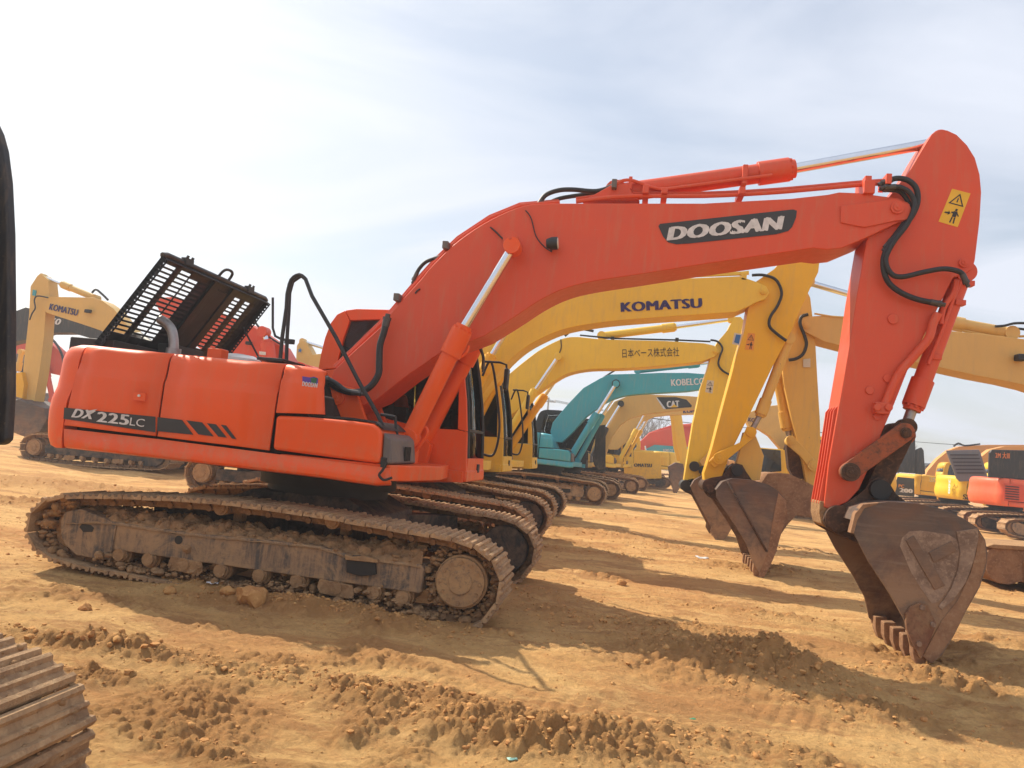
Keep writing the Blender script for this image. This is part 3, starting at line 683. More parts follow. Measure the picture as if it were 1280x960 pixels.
def upper_body(root, mat, boxmat=None, boxes=True):
    counterweight(root, mat)
    for side in (-1, 1):
        # skirt
        cols = [((x, interp_line(skirt_bot, x)), (x+0.0, interp_line(seam_low, x)+1.6)) for x in (79.5, 140, 200, 260, 300, 340, 400, 440, 470, 480, 487)]
        B = MB(); vs = []
        for bp, tp in cols:
            b_, t_ = HL.p(*bp, YH), HL.p(*tp, YH)
            for q, o_ in ((b_, 0.05), (b_+Vector((0, 0, 0.012)), 0.012), (b_+Vector((0, 0, 0.03)), 0.0), (t_, 0.0)):
                vs.append((q.x, (yh+o_)*(1 if side < 0 else -1), q.z))
        n = 4; fs = [(i*n+j, (i+1)*n+j, (i+1)*n+j+1, i*n+j+1) for i in range(len(cols)-1) for j in range(n-1)]
        o = B.add(vs, fs).build('side_skirt', mat, root, smooth=14, solid=0.03)
        if o.data.polygons[2].normal.y*side < 0: o.data.flip_normals()
        # two engine-bay doors
        def split(t): return (HL_seam(t))
        door1 = [((80, 531.5), (103, 429)), ((110, 535), (122, 431)), ((150, 540), (165, 435.5)), ((194, 545), (208, 439.5))]
        door2 = [((197, 545.5), (211, 440)), ((240, 551), (252, 444)), ((290, 557), (303, 449)), ((335.5, 563), (351, 452.5))]
        for d in (door1, door2):
            panel(root, d, mat, 'side_door', deck=0.0, side=side)
        front = [((345, 516), (354.5, 453)), ((368, 516.5), (376, 456)), ((392, 517.5), (394, 459.5)), ((405, 518), (403, 464))]
        panel(root, front, mat, 'front_panel', side=side)
    P = lambda x, y: HL.p(x, y, YH)
    # top covers and the dark core behind the seams
    a, b_, c, d = P(102, 430), P(354, 454), P(337, 565), P(78, 558)
    MB().prism([(a.x-0.02, a.z-0.06), (b_.x+0.02, b_.z-0.06), (c.x+0.45, c.z-0.02), (c.x+1.0, 1.12), (d.x, d.z+0.02)], yh+0.16, -yh-0.16).build('engine_bay', 'dark', root)
    for y0, y1, nm in ((yh+0.125, -0.92, 'top_cover'), (0.92, -yh-0.125, 'top_cover')):
        MB().prism([(a.x-0.02, a.z-0.035), (b_.x, b_.z-0.035), (b_.x, b_.z-0.005), (a.x-0.02, a.z-0.005)], y0, y1).build(nm, mat, root, 0.006)
    # toolbox / tank box at the front right, nose of grey louvred plastic
    if boxes:
        out_ = HL.xz([(344.5, 519), (385, 521), (440, 526), (466, 530), (475, 536), (477.5, 546), (475, 580), (340, 562)], YH)
        MB().prism(out_, yh+0.0, yh+0.78).build('storage_box', mat, root, 0.035, seg=3)
        nose = HL.xz([(478.5, 540), (487, 548), (488.5, 580), (476, 581)], YH)
        ns = MB().prism(nose, yh+0.02, yh+0.80).build('louvred_nose', 'grey', root, 0.02)
        b = MB(); q = HL.p(488.5, 567, YH)
        for k in range(4): b.box((q.x+0.008, yh+0.42+k*0.045, q.z), (0.02, 0.022, 0.13))
        b.build('louvre_slot', 'dark', ns)
        tp = HL.xz([(384, 519.5), (440, 524.5), (466, 528.5), (478, 537), (476, 534), (467, 526), (440, 522), (384, 517)], YH)
        MB().prism(tp, yh+0.05, yh+0.74).build('anti_slip_step', 'rubber', root)
    # floor platform
    pt = [P(404, 597), P(480, 606)]
    zf = 1.115
    x0 = P(345, 590).x; xc = P(486, 600).x
    b = MB(); plan = [(x0, yh+0.03), (xc, yh+0.03), (xc+0.10, yh+0.25), (0.98+0.30, -0.35), (0.98+0.22, 0.30), (x0, 0.30)]
    b.slab([(x, y, zf) for x, y in plan], (0, 0, 0.14)); b.build('floor_frame', mat, root, 0.012)
    MB().prism([(-0.9, 1.08), (1.35, 1.08), (1.35, 1.2), (-0.9, 1.25)], 0.32, -yh-0.02).build('cab_base', mat, root)
    # boom foot brackets
    for yy in (-0.36, 0.30):
        MB().prism([(-0.35, 1.15), (0.75, 1.15), (0.55, 1.45), (0.30, 1.95), (0.0, 2.0), (-0.2, 1.6)], yy, yy+0.06).build('boom_bracket', mat, root, 0.01)

def cab(root, mat, detail=True, glassmat='glass', frame='rubber'):
    """operator's cab on the far side; its right wall is the one seen past the boom"""
    YC = 8.30; yc = YC-ROOT[1]; L = HL; y1 = 1.40
    prof_px = [(397, 463), (401, 442), (406, 422), (413, 404), (421, 393), (431, 388), (446, 386), (487, 387), (540, 394), (560, 400), (569, 412), (576, 435), (580, 465), (583, 500), (584, 540), (582, 578)]
    prof = L.xz(prof_px, YC)
    zb = L.p(583, 600, YC).z
    xr = prof[0][0]-0.06; full = prof+[(prof[-1][0], zb), (xr, zb+0.0)]
    # shell = right wall with openings made of frame members, left wall, roof, rear, front posts
    def ring(poly, y, th, holes):
        bm = bmesh.new()
        return None
    # right and left walls built from strips: lower wall, rear post, roof rail, front post, middle post
    def wall(y, th):
        b = MB(); zs = lambda px, py: L.p(px, py, YC)
        low = [(-0.0, 0)]
        P = lambda *a: [(zs(*q).x, zs(*q).z) for q in a]
        b.prism(P((404, 463), (421, 461), (440, 500), (470, 520), (530, 535), (571, 537), (584, 540), (583, 578), (583, 600), (395, 600), (397, 463)), y, y+th)      # lower wall
        b.prism(P((397.4, 462.6), (401, 442), (406, 422), (413, 404), (421, 393), (431, 388), (437, 401), (429, 424), (423, 448), (420.6, 460.6)), y, y+th)        # rear pillar
        b.prism(P((431.4, 387.8), (446, 386), (487, 387), (540, 394), (560, 400), (569, 412), (572, 436), (560, 418), (545, 410), (487, 399), (437.4, 400.6)), y, y+th)   # roof rail
        b.prism(P((569.3, 412.5), (576, 435), (580, 465), (583, 500), (584, 539.6), (572, 536.6), (573, 500), (573.5, 481), (572.2, 436.6)), y, y+th)                # front pillar
        return b
    w = wall(yc, 0.05).build('cab_wall', mat, root, 0.010)
    wall(y1-0.05, 0.05).build('cab_wall', mat, root, 0.010)
    P = lambda *a: L.xz(a, YC)
    winr = P((422, 459), (425, 446), (431, 424), (439, 402), (487, 400), (489, 470), (487, 508), (470, 518), (442, 498))
    winf = P((491, 400.5), (545, 411), (559, 419), (571, 438), (572.5, 481), (572, 500), (571, 535), (530, 533), (489, 524))
    g = MB().prism(winr, yc+0.018, yc+0.026).build('side_window', glassmat, root)
    g = MB().prism(winf, yc+0.018, yc+0.026).build('side_window', glassmat, root)
    MB().prism(winr, y1-0.03, y1-0.022).build('side_window', 'dglass', root); MB().prism(winf, y1-0.03, y1-0.022).build('side_window', 'dglass', root)
    # middle pillar
    MB().prism(P((486, 398), (492, 399), (491, 530), (485, 526)), yc+0.004, yc+0.045).build('window_post', frame, root)
    # roof skin, rear skin
    def skin(pts, th, nm, mt):
        q = L.xz(pts, YC); b = MB(); vs = []; n = len(q)
        for (x, z) in q: vs += [(x, yc+0.05, z), (x, y1-0.05, z)]
        b.add(vs, [(2*i, 2*i+1, 2*i+3, 2*i+2) for i in range(n-1)]); o = b.build(nm, mt, root, solid=th)
        return o
    skin([(406, 423), (413, 405), (421, 394), (431, 389), (446, 387), (487, 388), (540, 395), (560, 401), (568, 412)], 0.03, 'cab_roof', mat)
    skin([(396, 598), (398, 463), (401, 442)], 0.03, 'cab_rear', mat)
    skin([(401, 442), (406, 423)], 0.01, 'rear_window', 'dglass')
    # front: black framed windscreen between posts
    fr_px = [(569, 414), (575, 436), (579, 466), (582, 500), (583, 540), (582, 573)]
    q = L.xz(fr_px, YC); vs = []
    for (x, z) in q: vs += [(x-0.004, yc+0.06, z), (x-0.004, y1-0.06, z)]
    b = MB().add(vs, [(2*i, 2*i+1, 2*i+3, 2*i+2) for i in range(len(q)-1)]); b.build('windscreen', glassmat, root, solid=0.008)
    for yy in (yc+0.055, y1-0.095):
        b = MB(); b.tube([(x+0.004, yy+0.02, z) for x, z in q], 0.024, 6); b.build('windscreen_frame', frame, root)
    mid = q[4]; MB().box((mid[0]+0.004, (yc+y1)/2, mid[1]+0.02), (0.03, y1-yc-0.12, 0.03)).build('windscreen_bar', frame, root); b = MB(); b.box((q[0][0], (yc+y1)/2, q[0][1]), (0.05, y1-yc-0.1, 0.04)); b.build('windscreen_frame', frame, root)
    lo = L.p(583, 573, YC); b = MB(); b.prism([(lo.x-0.07, lo.z), (lo.x+0.012, lo.z), (lo.x+0.01, zb), (lo.x-0.07, zb)], yc+0.051, y1-0.051)
    cf = b.build('cab_front_panel', mat, root, 0.006)
    b = MB(); b.box((lo.x+0.015, yc+0.62, (lo.z+zb)/2), (0.03, 0.10, 0.10)); b.build('front_lamp', 'rubber', cf, 0.01)
    MB().box(((xr+lo.x)/2, (yc+y1)/2, zb+0.02), (lo.x-xr-0.1, y1-yc-0.1, 0.04)).build('cab_floor', 'dark', root)
    # base sill below the door line
    s0 = L.xz([(396, 603), (583, 603), (584, 588), (396, 588)], YC)
    b = MB(); b.prism(s0, yc-0.012, y1+0.012); b.build('cab_sill', mat, root, 0.02)
    # seat and levers inside
    b = MB(); sx = (xr+lo.x)/2-0.15; sy = (yc+y1)/2; b.box((sx, sy, zb+0.52), (0.5, 0.5, 0.14)); b.box((sx-0.26, sy, zb+0.86), (0.13, 0.48, 0.6)); b.box((sx-0.29, sy, zb+1.27), (0.09, 0.26, 0.2))
    b.box((sx, sy, zb+0.24), (0.42, 0.4, 0.42)); st = b.build('seat', 'seat', root, 0.04)
    b = MB(); b.box((sx+0.1, sy-0.36, zb+0.62), (0.45, 0.12, 0.22)); b.box((sx+0.1, sy+0.36, zb+0.62), (0.45, 0.12, 0.22)); b.tube([(sx+0.6, sy-0.1, zb+0.05), (sx+0.55, sy-0.1, zb+0.7)], 0.015, 6); b.tube([(sx+0.6, sy+0.1, zb+0.05), (sx+0.55, sy+0.1, zb+0.7)], 0.015, 6)
    b.build('control_console', 'seat', root, 0.02)
    # grab handle / mirror bars at the front
    if detail:
        pts = [(603, 470, 9.3), (614, 452, 9.3), (622, 500, 9.3), (624, 540, 9.3), (617, 568, 9.3), (604, 568, 9.3)]
        MB().tube(smooth_path(L.path(pts, 9.3), 5), 0.015, 8).build('grab_rail', 'rubber', root)
        pts = [(606, 452, 9.2), (625, 453, 9.2), (633, 456, 9.2), (634, 480, 9.2)]
        MB().tube(L.path(pts, 9.2), 0.014, 8).build('mirror_arm', 'rubber', root)
        MB().box(L.p(633, 474, 9.2), (0.05, 0.16, 0.26)).build('side_mirror', 'rubber', root, 0.02)

def ram(root, base, neck, end, rb, rr, mat, nm='boom_cylinder', rod='chrome', clevis=True, eye=None):
    """hydraulic cylinder: barrel base->neck, rod neck->end"""
    base, neck, end = Vector(base), Vector(neck), Vector(end); d = (neck-base).normalized()
    b = MB(); b.cyl(base, neck, rb, 22); b.cyl(neck-d*rb*3.0, neck+d*0.01, rb*1.22, 22); b.cyl(neck+d*0.01, neck+d*rb*0.7, rb*0.95, 20)
    ax = Vector((0, 1, 0)); b.cyl(base-ax*rb*1.1, base+ax*rb*1.1, rb*1.15, 20)
    o = b.build(nm, mat, root, 0.004)
    b = MB()
    for k in range(8):
        a = 2*math.pi*k/8; u = d.orthogonal().normalized(); w = d.cross(u); q = neck+(u*math.cos(a)+w*math.sin(a))*rb*1.02
        b.cyl(q, q+d*rb*0.35, rb*0.16, 6)
    b.build('gland_bolts', mat, o)['kind'] = 'stuff'
    b = MB(); b.cyl(neck, end, rr, 20); b.build('rod', rod, o)
    if clevis:
        b = MB(); b.cyl(end-ax*rb*0.95, end+ax*rb*0.95, rb*0.95, 20); b.build('rod_eye', eye or mat, o, 0.004)
    return o
def pin(root, c, r, y0, y1, mat, nm='pin_boss', ring=True):
    b = MB(); b.disc(c.x, c.z, y0, y1, r, 26)
    if ring: d = -1 if y0 < y1 else 1; b.disc(c.x, c.z, y0+d*0.012, y0, r*0.62, 20); b.disc(c.x, c.z, y0+d*0.02, y0, r*0.25, 6)
    return b.build(nm, mat, root, 0.003)
def bucket(root, L, Yn, shell_px, mouth_px, width, mat='bucket', lmat='bucket_light', teeth=True, ears=None, earmat='link', nt=5, tdir=None):
    y0 = Yn-L.l[1]; y1 = y0+width
    sh = L.xz(shell_px, Yn); mo = L.xz(mouth_px, Yn); side = sh+mo
    b = MB(); cx = sum(p[0] for p in sh)/len(sh); cz = sum(p[1] for p in sh)/len(sh); vs = []
    inner = [(p[0]+(cx-p[0])*0.05, p[1]+(cz-p[1])*0.05) for p in sh]; n = len(sh)
    for p in sh: vs += [(p[0], y0+0.012, p[1]), (p[0], y1-0.012, p[1])]
    for p in inner: vs += [(p[0], y0+0.012, p[1]), (p[0], y1-0.012, p[1])]
    fs = [(2*i, 2*i+1, 2*i+3, 2*i+2) for i in range(n-1)]+[(2*n+2*i, 2*n+2*i+2, 2*n+2*i+3, 2*n+2*i+1) for i in range(n-1)]
    fs += [(0, 2*n, 2*n+1, 1), (2*n-2, 2*n-1, 4*n-1, 4*n-2)]
    body = b.add(vs, fs).build('bucket', mat, root)
    for a, c in ((y0-0.012, y0+0.012), (y1-0.012, y1+0.012)):
        MB().prism(side, a, c).build('side_plate', mat, body, 0.004)
    # lip and teeth
    lip = Vector((sh[0][0], 0, sh[0][1])); up = Vector((mo[-1][0], 0, mo[-1][1])); nx = Vector((sh[1][0], 0, sh[1][1]))
    if teeth:
        dirv = Vector((0.02, 0, -1)) if tdir is None else Vector((tdir[0], 0, tdir[1])); dirv.normalize(); prp = Vector((-dirv.z, 0, dirv.x))
        mid = (lip+up)*0.5+(lip-up)*0.02+Vector((0, 0, 0.01))
        for k in range(nt):
            yk = y0+0.06+(width-0.12)*k/(nt-1); c = Vector((mid.x, yk, mid.z)); w = 0.05; t = teeth if isinstance(teeth, float) else 0.16
            vs = []
            for s_, ww, hh in ((-0.10, w*1.05, 0.055), (0.02, w*1.1, 0.06), (t*0.55, w*0.85, 0.04), (t, w*0.7, 0.012)):
                for a, e in ((-1, -1), (1, -1), (1, 1), (-1, 1)):
                    p = c+dirv*s_+prp*hh*e; vs.append((p.x, p.y+a*ww, p.z))
            fs = [(0, 1, 2, 3), (12, 15, 14, 13)]+[(i*4+j, i*4+4+j, i*4+4+(j+1) % 4, i*4+(j+1) % 4) for i in range(3) for j in range(4)]
            MB().add(vs, fs).build('tooth', 'bucket_tan', body, 0.010)
    if ears:
        e = L.xz(ears, Yn+width*0.30)
        for yy in (y0+width*0.30, y0+width*0.66):
            MB().prism(e, yy, yy+0.04).build('bucket_ear', earmat, body, 0.006)
    return body
def boom(root, L, Yn, px, w, mat, ribs=True):
    o = MB().prism(L.xz(px, Yn), Yn-L.l[1], Yn-L.l[1]+w).build('boom', mat, root, 0.012)
    return o
def hose(root, L, pts, Y, r, mat='rubber', nm='hose', k=6):
    P = smooth_path(L.path(pts, Y), k); o = MB().tube(P, r, 10).build(nm, mat, root)
    if mat == 'rubber' and nm == 'hose' and Y < 9:
        b = MB()
        for a, c in ((P[0], P[1]), (P[-1], P[-2])):
            d = (c-a).normalized(); b.cyl(a-d*0.02, a+d*0.05, r*1.15, 10); b.cyl(a-d*0.045, a-d*0.015, r*1.3, 6); b.cyl(a-d*0.08, a-d*0.04, r*0.8, 8)
        b.build('hose_fittings', 'fitting', o)['kind'] = 'stuff'
    return o
def warning_sticker(parent, L, quad, Y, bgmat, k=1.0):
    """upright sticker: triangle above, little figure below"""
    P = [L.p(*q, Y) for q in quad]          # tl, tr, br, bl
    def pt(u, v, d): a = P[0].lerp(P[1], u); b = P[3].lerp(P[2], u); q = a.lerp(b, v); return Vector((q.x, q.y-d, q.z))
    s = MB().slab([pt(0, 0, .003), pt(1, 0, .003), pt(1, 1, .003), pt(0, 1, .003)], (0, 0.002, 0)).build('warning_sticker', bgmat, parent)
    b = MB(); tri = [(0.5, 0.08), (0.9, 0.42), (0.1, 0.42)]; c = (0.5, 0.31)
    inn = [(c[0]+(x-c[0])*0.74, c[1]+(y-c[1])*0.74) for x, y in tri]
    for i in range(3):
        j = (i+1) % 3; b.slab([pt(*tri[i], .006), pt(*tri[j], .006), pt(*inn[j], .006), pt(*inn[i], .006)], (0, 0.002, 0))
    b.slab([pt(.47, .22, .006), pt(.53, .22, .006), pt(.53, .34, .006), pt(.47, .34, .006)], (0, .002, 0))
    for q in ([(.10, .68), (.30, .66), (.30, .71), (.10, .72)], [(.28, .62), (.40, .69), (.28, .75)], [(.52, .60), (.72, .60), (.72, .76), (.52, .76)], [(.52, .77), (.59, .77), (.57, .94), (.50, .94)], [(.65, .77), (.72, .77), (.75, .94), (.68, .94)], [(.57, .52), (.68, .52), (.68, .59), (.57, .59)], [(.42, .63), (.52, .62), (.52, .67), (.42, .67)], [(.72, .62), (.85, .70), (.83, .73), (.72, .67)]):
        b.slab([pt(*p, .006) for p in q], (0, .002, 0))
    b.build('pictogram', 'blackink', s)
    return s
# ------------------------------------------------------------------ the nearest machine
def hero():
    r = thing('excavator', ROOT, 0, 'large orange-red crawler excavator in the foreground with black perforated engine hood raised and muddy tracks', 'excavator', 'excavators parked in the yard')
    L = HL; Y0 = 7.62; y0 = Y0-ROOT[1]
    undercarriage(r, True, True)
    upper_body(r, 'orange')
    cab(r, 'orange', True)
    # door handle, side stripe, lettering
    d = decal('door_handle', [(169, 490), (184.5, 492), (184, 502), (169, 500)], 'orange', r, L, YH+0.0, 0.012, 0.02)
    q = L.p(177, 495, YH); b = MB(); b.disc(q.x, q.z, q.y-0.045, q.y-0.02, 0.012, 12); b.build('lock', 'lampglass', d)
    decal('side_stripe', [(81, 509.5), (195, 521), (195, 540.5), (80, 523.5)], 'decal', r, L, YH, 0.006)
    decal('side_stripe', [(197.5, 521.5), (228, 525), (242, 543.5), (197, 539)], 'decal', r, L, YH, 0.006)
    for st in ([(233.5, 525.5), (253, 528), (267.5, 545.5), (248.5, 543)], [(259, 529), (270.5, 530.5), (284, 547), (273.5, 545.8)], [(276.5, 531), (283, 531.8), (296, 549), (290.5, 548.2)]):
        decal('side_stripe', st, 'decal', r, L, YH, 0.006)
    px_text('DX', (90, 521.5), (120, 524.5), 11, YH, 'white', r, L, shear=0.35, bold=0.045, proud=0.014)
    w = MB(); w.slab([L.p(112, 513.5, YH)+Vector((0, -.016, 0)), L.p(123.5, 511.5, YH)+Vector((0, -.016, 0)), L.p(117, 514.5, YH)+Vector((0, -.016, 0)), L.p(112.5, 517.5, YH)+Vector((0, -.016, 0))], (0, -0.002, 0)); w.build('lettering', 'white', r)
    px_text('225', (121.5, 527), (162, 531.5), 12.5, YH, 'white', r, L, bold=0.035, proud=0.014)
    px_text('LC', (163, 531.5), (181, 533.8), 9.5, YH, 'white', r, L, bold=0.015, proud=0.014)
    s = decal('dealer_sticker', [(378.5, 470.5), (388, 472), (393, 471), (398, 473), (397.5, 485), (392, 487), (388.5, 490), (384, 487), (379, 485)], 'purple', r, L, YH+0.02, 0.008)
    decal('dealer_sticker', [(389, 472.5), (397, 472.5), (396, 479), (390, 479)], 'green', r, L, YH+0.02, 0.012)
    px_text('DOOSAN', (378.5, 482.5), (397.5, 485), 6, YH+0.02, 'white', r, L, bold=0.05, proud=0.018)
    # ---- boom
    bp = [(417, 463), (440, 441), (482, 403), (487, 392), *arc([(526, 349), (542, 330), (574, 300), (614, 274), (655, 257), (690, 254)]), (710, 254), (880, 254), (989, 248), (1035, 243), (1049, 240), (1074, 241), (1111, 246), (1122, 247), (1138, 254), (1144, 264), (1141, 274), (1124, 278), (1083, 297), (1052, 310), (1033, 312), (1017, 310), (880, 330), *arc([(792, 344), (740, 352), (705, 361), (674, 376), (642, 397), (605, 420)]), (551, 441), (507, 471), (470, 500), (436, 514), (425, 520), (412, 508), (409, 488)]
    bm_ = boom(r, L, Y0, bp, 0.56, 'orange_boom')
    # raised end casting with bosses
    MB().prism(L.xz([(1050, 258), (1118, 249), (1136, 256), (1141, 266), (1136, 275), (1118, 277), (1080, 285), (1050, 279)], Y0), y0-0.02, y0).build('boom_end_plate', 'orange_boom', bm_, 0.008)
    pin(bm_, L.p(1120, 261, Y0), 0.060, y0-0.045, y0, 'orange_boom', 'pivot_pin')
    pin(bm_, L.p(425, 497, Y0), 0.085, y0-0.10, y0, 'orange', 'pivot_pin')
    pin(bm_, L.p(643, 307, Y0), 0.075, y0-0.27, y0, 'orange_boom', 'pivot_pin')
    # name plate
    decal('name_plate', [(823, 283), (825, 280), (991, 262), (996, 263.5), (995, 272), (990, 284), (985, 289), (970, 293), (862, 304.5), (845, 305.5), (835, 303), (829, 296)], 'decal', bm_, L, Y0, 0.004)
    px_text('DOOSAN', (833, 301), (982, 286.5), 19.5, Y0, 'white', bm_, L, shear=0.22, bold=0.06, proud=0.010)
    # work light with its cable, cylinder hose hole
    b = MB(); q = L.p(692, 309, Y0); b.tube([(q.x-0.02, y0, q.z-0.03), (q.x-0.02, y0-0.10, q.z-0.03)], 0.012, 8); b.tube([(q.x-0.06, y0-0.12, q.z), (q.x-0.01, y0-0.12, q.z+0.005), (q.x+0.05, y0-0.12, q.z+0.01)], [0.045, 0.062, 0.065], 18)
    wl = b.build('work_light', 'rubber', bm_); b = MB(); b.tube([(q.x+0.05, y0-0.12, q.z+0.01), (q.x+0.058, y0-0.12, q.z+0.011)], 0.055, 18); b.build('lamp_lens', 'lampglass', wl)
    hose(bm_, L, [(657, 263), (664, 273), (670, 295), (680, 308), (690, 315)], Y0-0.02, 0.006, nm='lamp_cable')
    hose(bm_, L, [(613, 284), (620, 290), (628, 298), (635, 302)], Y0-0.02, 0.008, nm='grease_line')
    hose(bm_, L, [(519, 367), (521, 364), (525, 361)], Y0-0.01, 0.008, nm='cable_clip')
    # steel pipes and clamps along the top of the boom
    for k, dd in enumerate((0.0, 0.13, 0.30)):
        yy = Y0+0.08+dd; off = 0.5+(k % 2)*2.5
        pts = [(420, 460), (442, 439), (484, 398), (526, 348), (543, 329), (574, 299), (614, 272.5), (652, 257), (700, 253)]
        MB().tube([L.p(x-off*0.6, y-off*0.6, yy) for x, y in pts], 0.020, 8).build('hydraulic_pipe', 'orange_boom', bm_)
    for k, dd in enumerate((0.05, 0.17)):
        yy = Y0+dd
        MB().tube(smooth_path([L.p(x, y-k*3, yy) for x, y in [(720, 252), (760, 247), (800, 245), (880, 245), (960, 241), (1020, 236), (1076, 231), (1104, 229)]], 3), 0.022, 8).build('hydraulic_pipe', 'orange_boom', bm_)
    for (x, y, h_) in ((501, 375, 7), (561, 311, 7), (807, 243, 8), (830, 245, 5), (925, 245, 6), (1079, 234, 10)):
        q = L.p(x, y, Y0+0.14); MB().box(q, (0.06, 0.34, h_*0.011)).build('pipe_clamp', 'orange_boom' if x not in (561, 501) else 'grey', bm_, 0.006)
    q = L.p(1083, 238, Y0+0.06); MB().box(q, (0.10, 0.22, 0.13)).build('valve_bracket', 'orange_boom', bm_, 0.01)
    q = L.p(1106, 229, Y0+0.06); MB().box(q, (0.05, 0.26, 0.10)).build('hose_clamp', 'orange_boom', bm_, 0.006)
    # black hoses on the boom
    hose(bm_, L, [(519, 346), (524, 336), (533, 327), (548, 322)], Y0+0.2, 0.020)
    hose(bm_, L, [(674, 255), (682, 244), (698, 238), (716, 237), (745, 239), (766, 233)], Y0+0.15, 0.024)
    hose(bm_, L, [(684, 255), (700, 248), (730, 243), (758, 237), (772, 230)], Y0+0.25, 0.022)
    hose(bm_, L, [(483, 402), (480, 415), (475, 432), (474, 452), (473, 468), (464, 482), (452, 489), (436, 490), (420, 484), (408, 474)], Y0-0.12, 0.034)
    hose(bm_, L, [(405, 472), (418, 478), (432, 488), (446, 491)], Y0-0.18, 0.026)
    q = L.p(1000, 0, Y0)
    # arm cylinder on top
    a_, n_, e_ = L.p(770, 242, 7.9), L.p(985, 212, 7.9), L.p(1172, 178, 7.9)
    cyl = ram(r, a_, n_, e_, 0.098, 0.050, 'orange_boom', 'arm_cylinder')
    MB().prism(L.xz([(728, 253), (752, 240), (768, 231), (785, 232), (792, 246), (800, 253)], 7.78), 7.78-7.9-0.05, 0.05).build('cylinder_bracket', 'orange_boom', bm_, 0.01)
    for x, y in ((930, 221),):
        q = L.p(x, y, 7.82); MB().box(q, (0.05, 0.16, 0.20)).build('pipe_clamp', 'orange_boom', cyl, 0.006)
    for k in (0, 1):
        MB().tube(smooth_path([L.p(x, y, 7.74+0.06*k) for x, y in [(770, 231), (778, 226), (792, 226), (822, 236), (850, 234), (925, 224), (965, 219)]], 4), 0.018, 8).build('hydraulic_pipe', 'orange_boom', cyl)
    q = L.p(768, 233, 7.75); MB().box(q, (0.05, 0.2, 0.09)).build('hose_clamp', 'grey', cyl, 0.006)
    q = L.p(788, 229, 7.75); MB().box(q, (0.035, 0.04, 0.13)).build('pipe_bracket', 'orange_boom', cyl, 0.004)
    # boom cylinders
    ram(r, L.p(511, 548, 7.42), L.p(577, 414, 7.42), L.p(641, 309, 7.42), 0.088, 0.047, 'orange')
    ram(r, L.p(528, 556, 8.33), L.p(594, 428, 8.33), L.p(650, 330, 8.33), 0.088, 0.047, 'orange')
    MB().prism(L.xz([(470, 590), (505, 540), (516, 540), (524, 552), (518, 600)], 7.55), -0.42, -0.30).build('cylinder_bracket', 'orange', r, 0.01)
    MB().prism(L.xz([(470, 590), (520, 548), (530, 546), (540, 556), (528, 600)], 8.2), 0.24, 0.36).build('cylinder_bracket', 'orange', r, 0.01)
    hose(r, L, [(520, 545), (524, 538), (530, 533), (534, 541), (525, 556), (512, 574)], 7.5, 0.018, 'orange', 'hydraulic_pipe')
    hose(r, L, [(586, 432), (582, 442), (567, 452), (562, 462)], 7.45, 0.014, 'orange', 'hydraulic_pipe')
    hose(r, L, [(600, 434), (604, 446), (604, 456)], 8.2, 0.016, 'rubber')
    # ---- stick
    Y1 = 7.70; y1 = Y1-ROOT[1]
    sp = [(1165, 167), (1173, 163), (1184, 162.5), (1196, 168), (1209, 181), (1219, 197), (1225, 218), (1227, 240), (1225, 275), (1219, 325), (1216, 336), (1207, 342), (1192, 347), (1172, 386), (1152, 426), (1135, 462), (1118, 505), (1102, 542), (1086, 585), (1074, 612), (1060, 627), (1040, 637), (1030, 634), (1036, 580), (1050, 500), (1062, 430), (1071, 370), (1083, 301), (1097, 275), (1111, 247), (1136, 215), (1155, 183)]
    st = MB().prism(L.xz(sp, Y1), y1, y1+0.40).build('stick', 'orange_boom', r, 0.010)
    warning_sticker(st, L, [(1190, 236), (1213, 242), (1197, 284), (1173, 277)], Y1, 'stickyel')
    for (x, y, rr) in ((1116, 399, 0.05), (1087, 488, 0.04), (1109, 473, 0.04), (1096, 521, 0.035)):
        c = L.p(x, y, Y1); b = MB(); b.disc(c.x, c.z, y1-0.02, y1, rr, 20); b.build('bolt_boss', 'orange_boom', st, 0.006)
    c = L.p(1099, 511, Y1); b = MB(); b.box((c.x, y1-0.05, c.z), (0.13, 0.10, 0.11)); b.disc(c.x-0.05, c.z, y1-0.13, y1-0.08, 0.035, 14); b.disc(c.x+0.05, c.z+0.01, y1-0.13, y1-0.08, 0.035, 14); b.build('valve_block', 'orange_boom', st, 0.012)
    hose(st, L, [(1105, 508), (1122, 470), (1140, 448), (1160, 424), (1166, 405), (1172, 392)], Y1-0.05, 0.040, 'orange_boom', 'hydraulic_pipe')
    hose(st, L, [(1176, 405), (1180, 385), (1192, 366), (1196, 350)], Y1-0.02, 0.022, 'orange_boom', 'hydraulic_pipe')
    pin(st, L.p(1204, 329, Y1), 0.045, y1-0.03, y1, 'orange_boom', 'pivot_pin')
    # guard bars on the underside of the stick
    for yy in (0.05, 0.15, 0.25, 0.35):
        P = [L.p(x, y, Y1) for x, y in [(1047, 505), (1036, 580), (1027, 630)]]
        b = MB(); b.slab([(P[0].x+0.02, y1+yy, P[0].z), (P[0].x-0.02, y1+yy, P[0].z-0.06), (P[1].x-0.016, y1+yy, P[1].z), (P[2].x-0.016, y1+yy, P[2].z), (P[2].x+0.03, y1+yy, P[2].z)], (0, 0.022, 0)); b.build('wear_bar', 'orange_boom', st, 0.003)
    MB().prism(L.xz([(1025, 626), (1036, 628), (1040, 640), (1034, 660), (1027, 655), (1024, 642)], Y1+0.02), y1+0.02, y1+0.38).build('tip_guard', 'mud', st, 0.01)
    # hoses crossing from boom to stick
    hose(st, L, [(1108, 227), (1120, 223), (1134, 225), (1145, 235), (1147, 252), (1140, 270), (1124, 290), (1108, 312), (1104, 332), (1110, 352), (1125, 365), (1146, 374), (1170, 379)], Y1-0.09, 0.026)
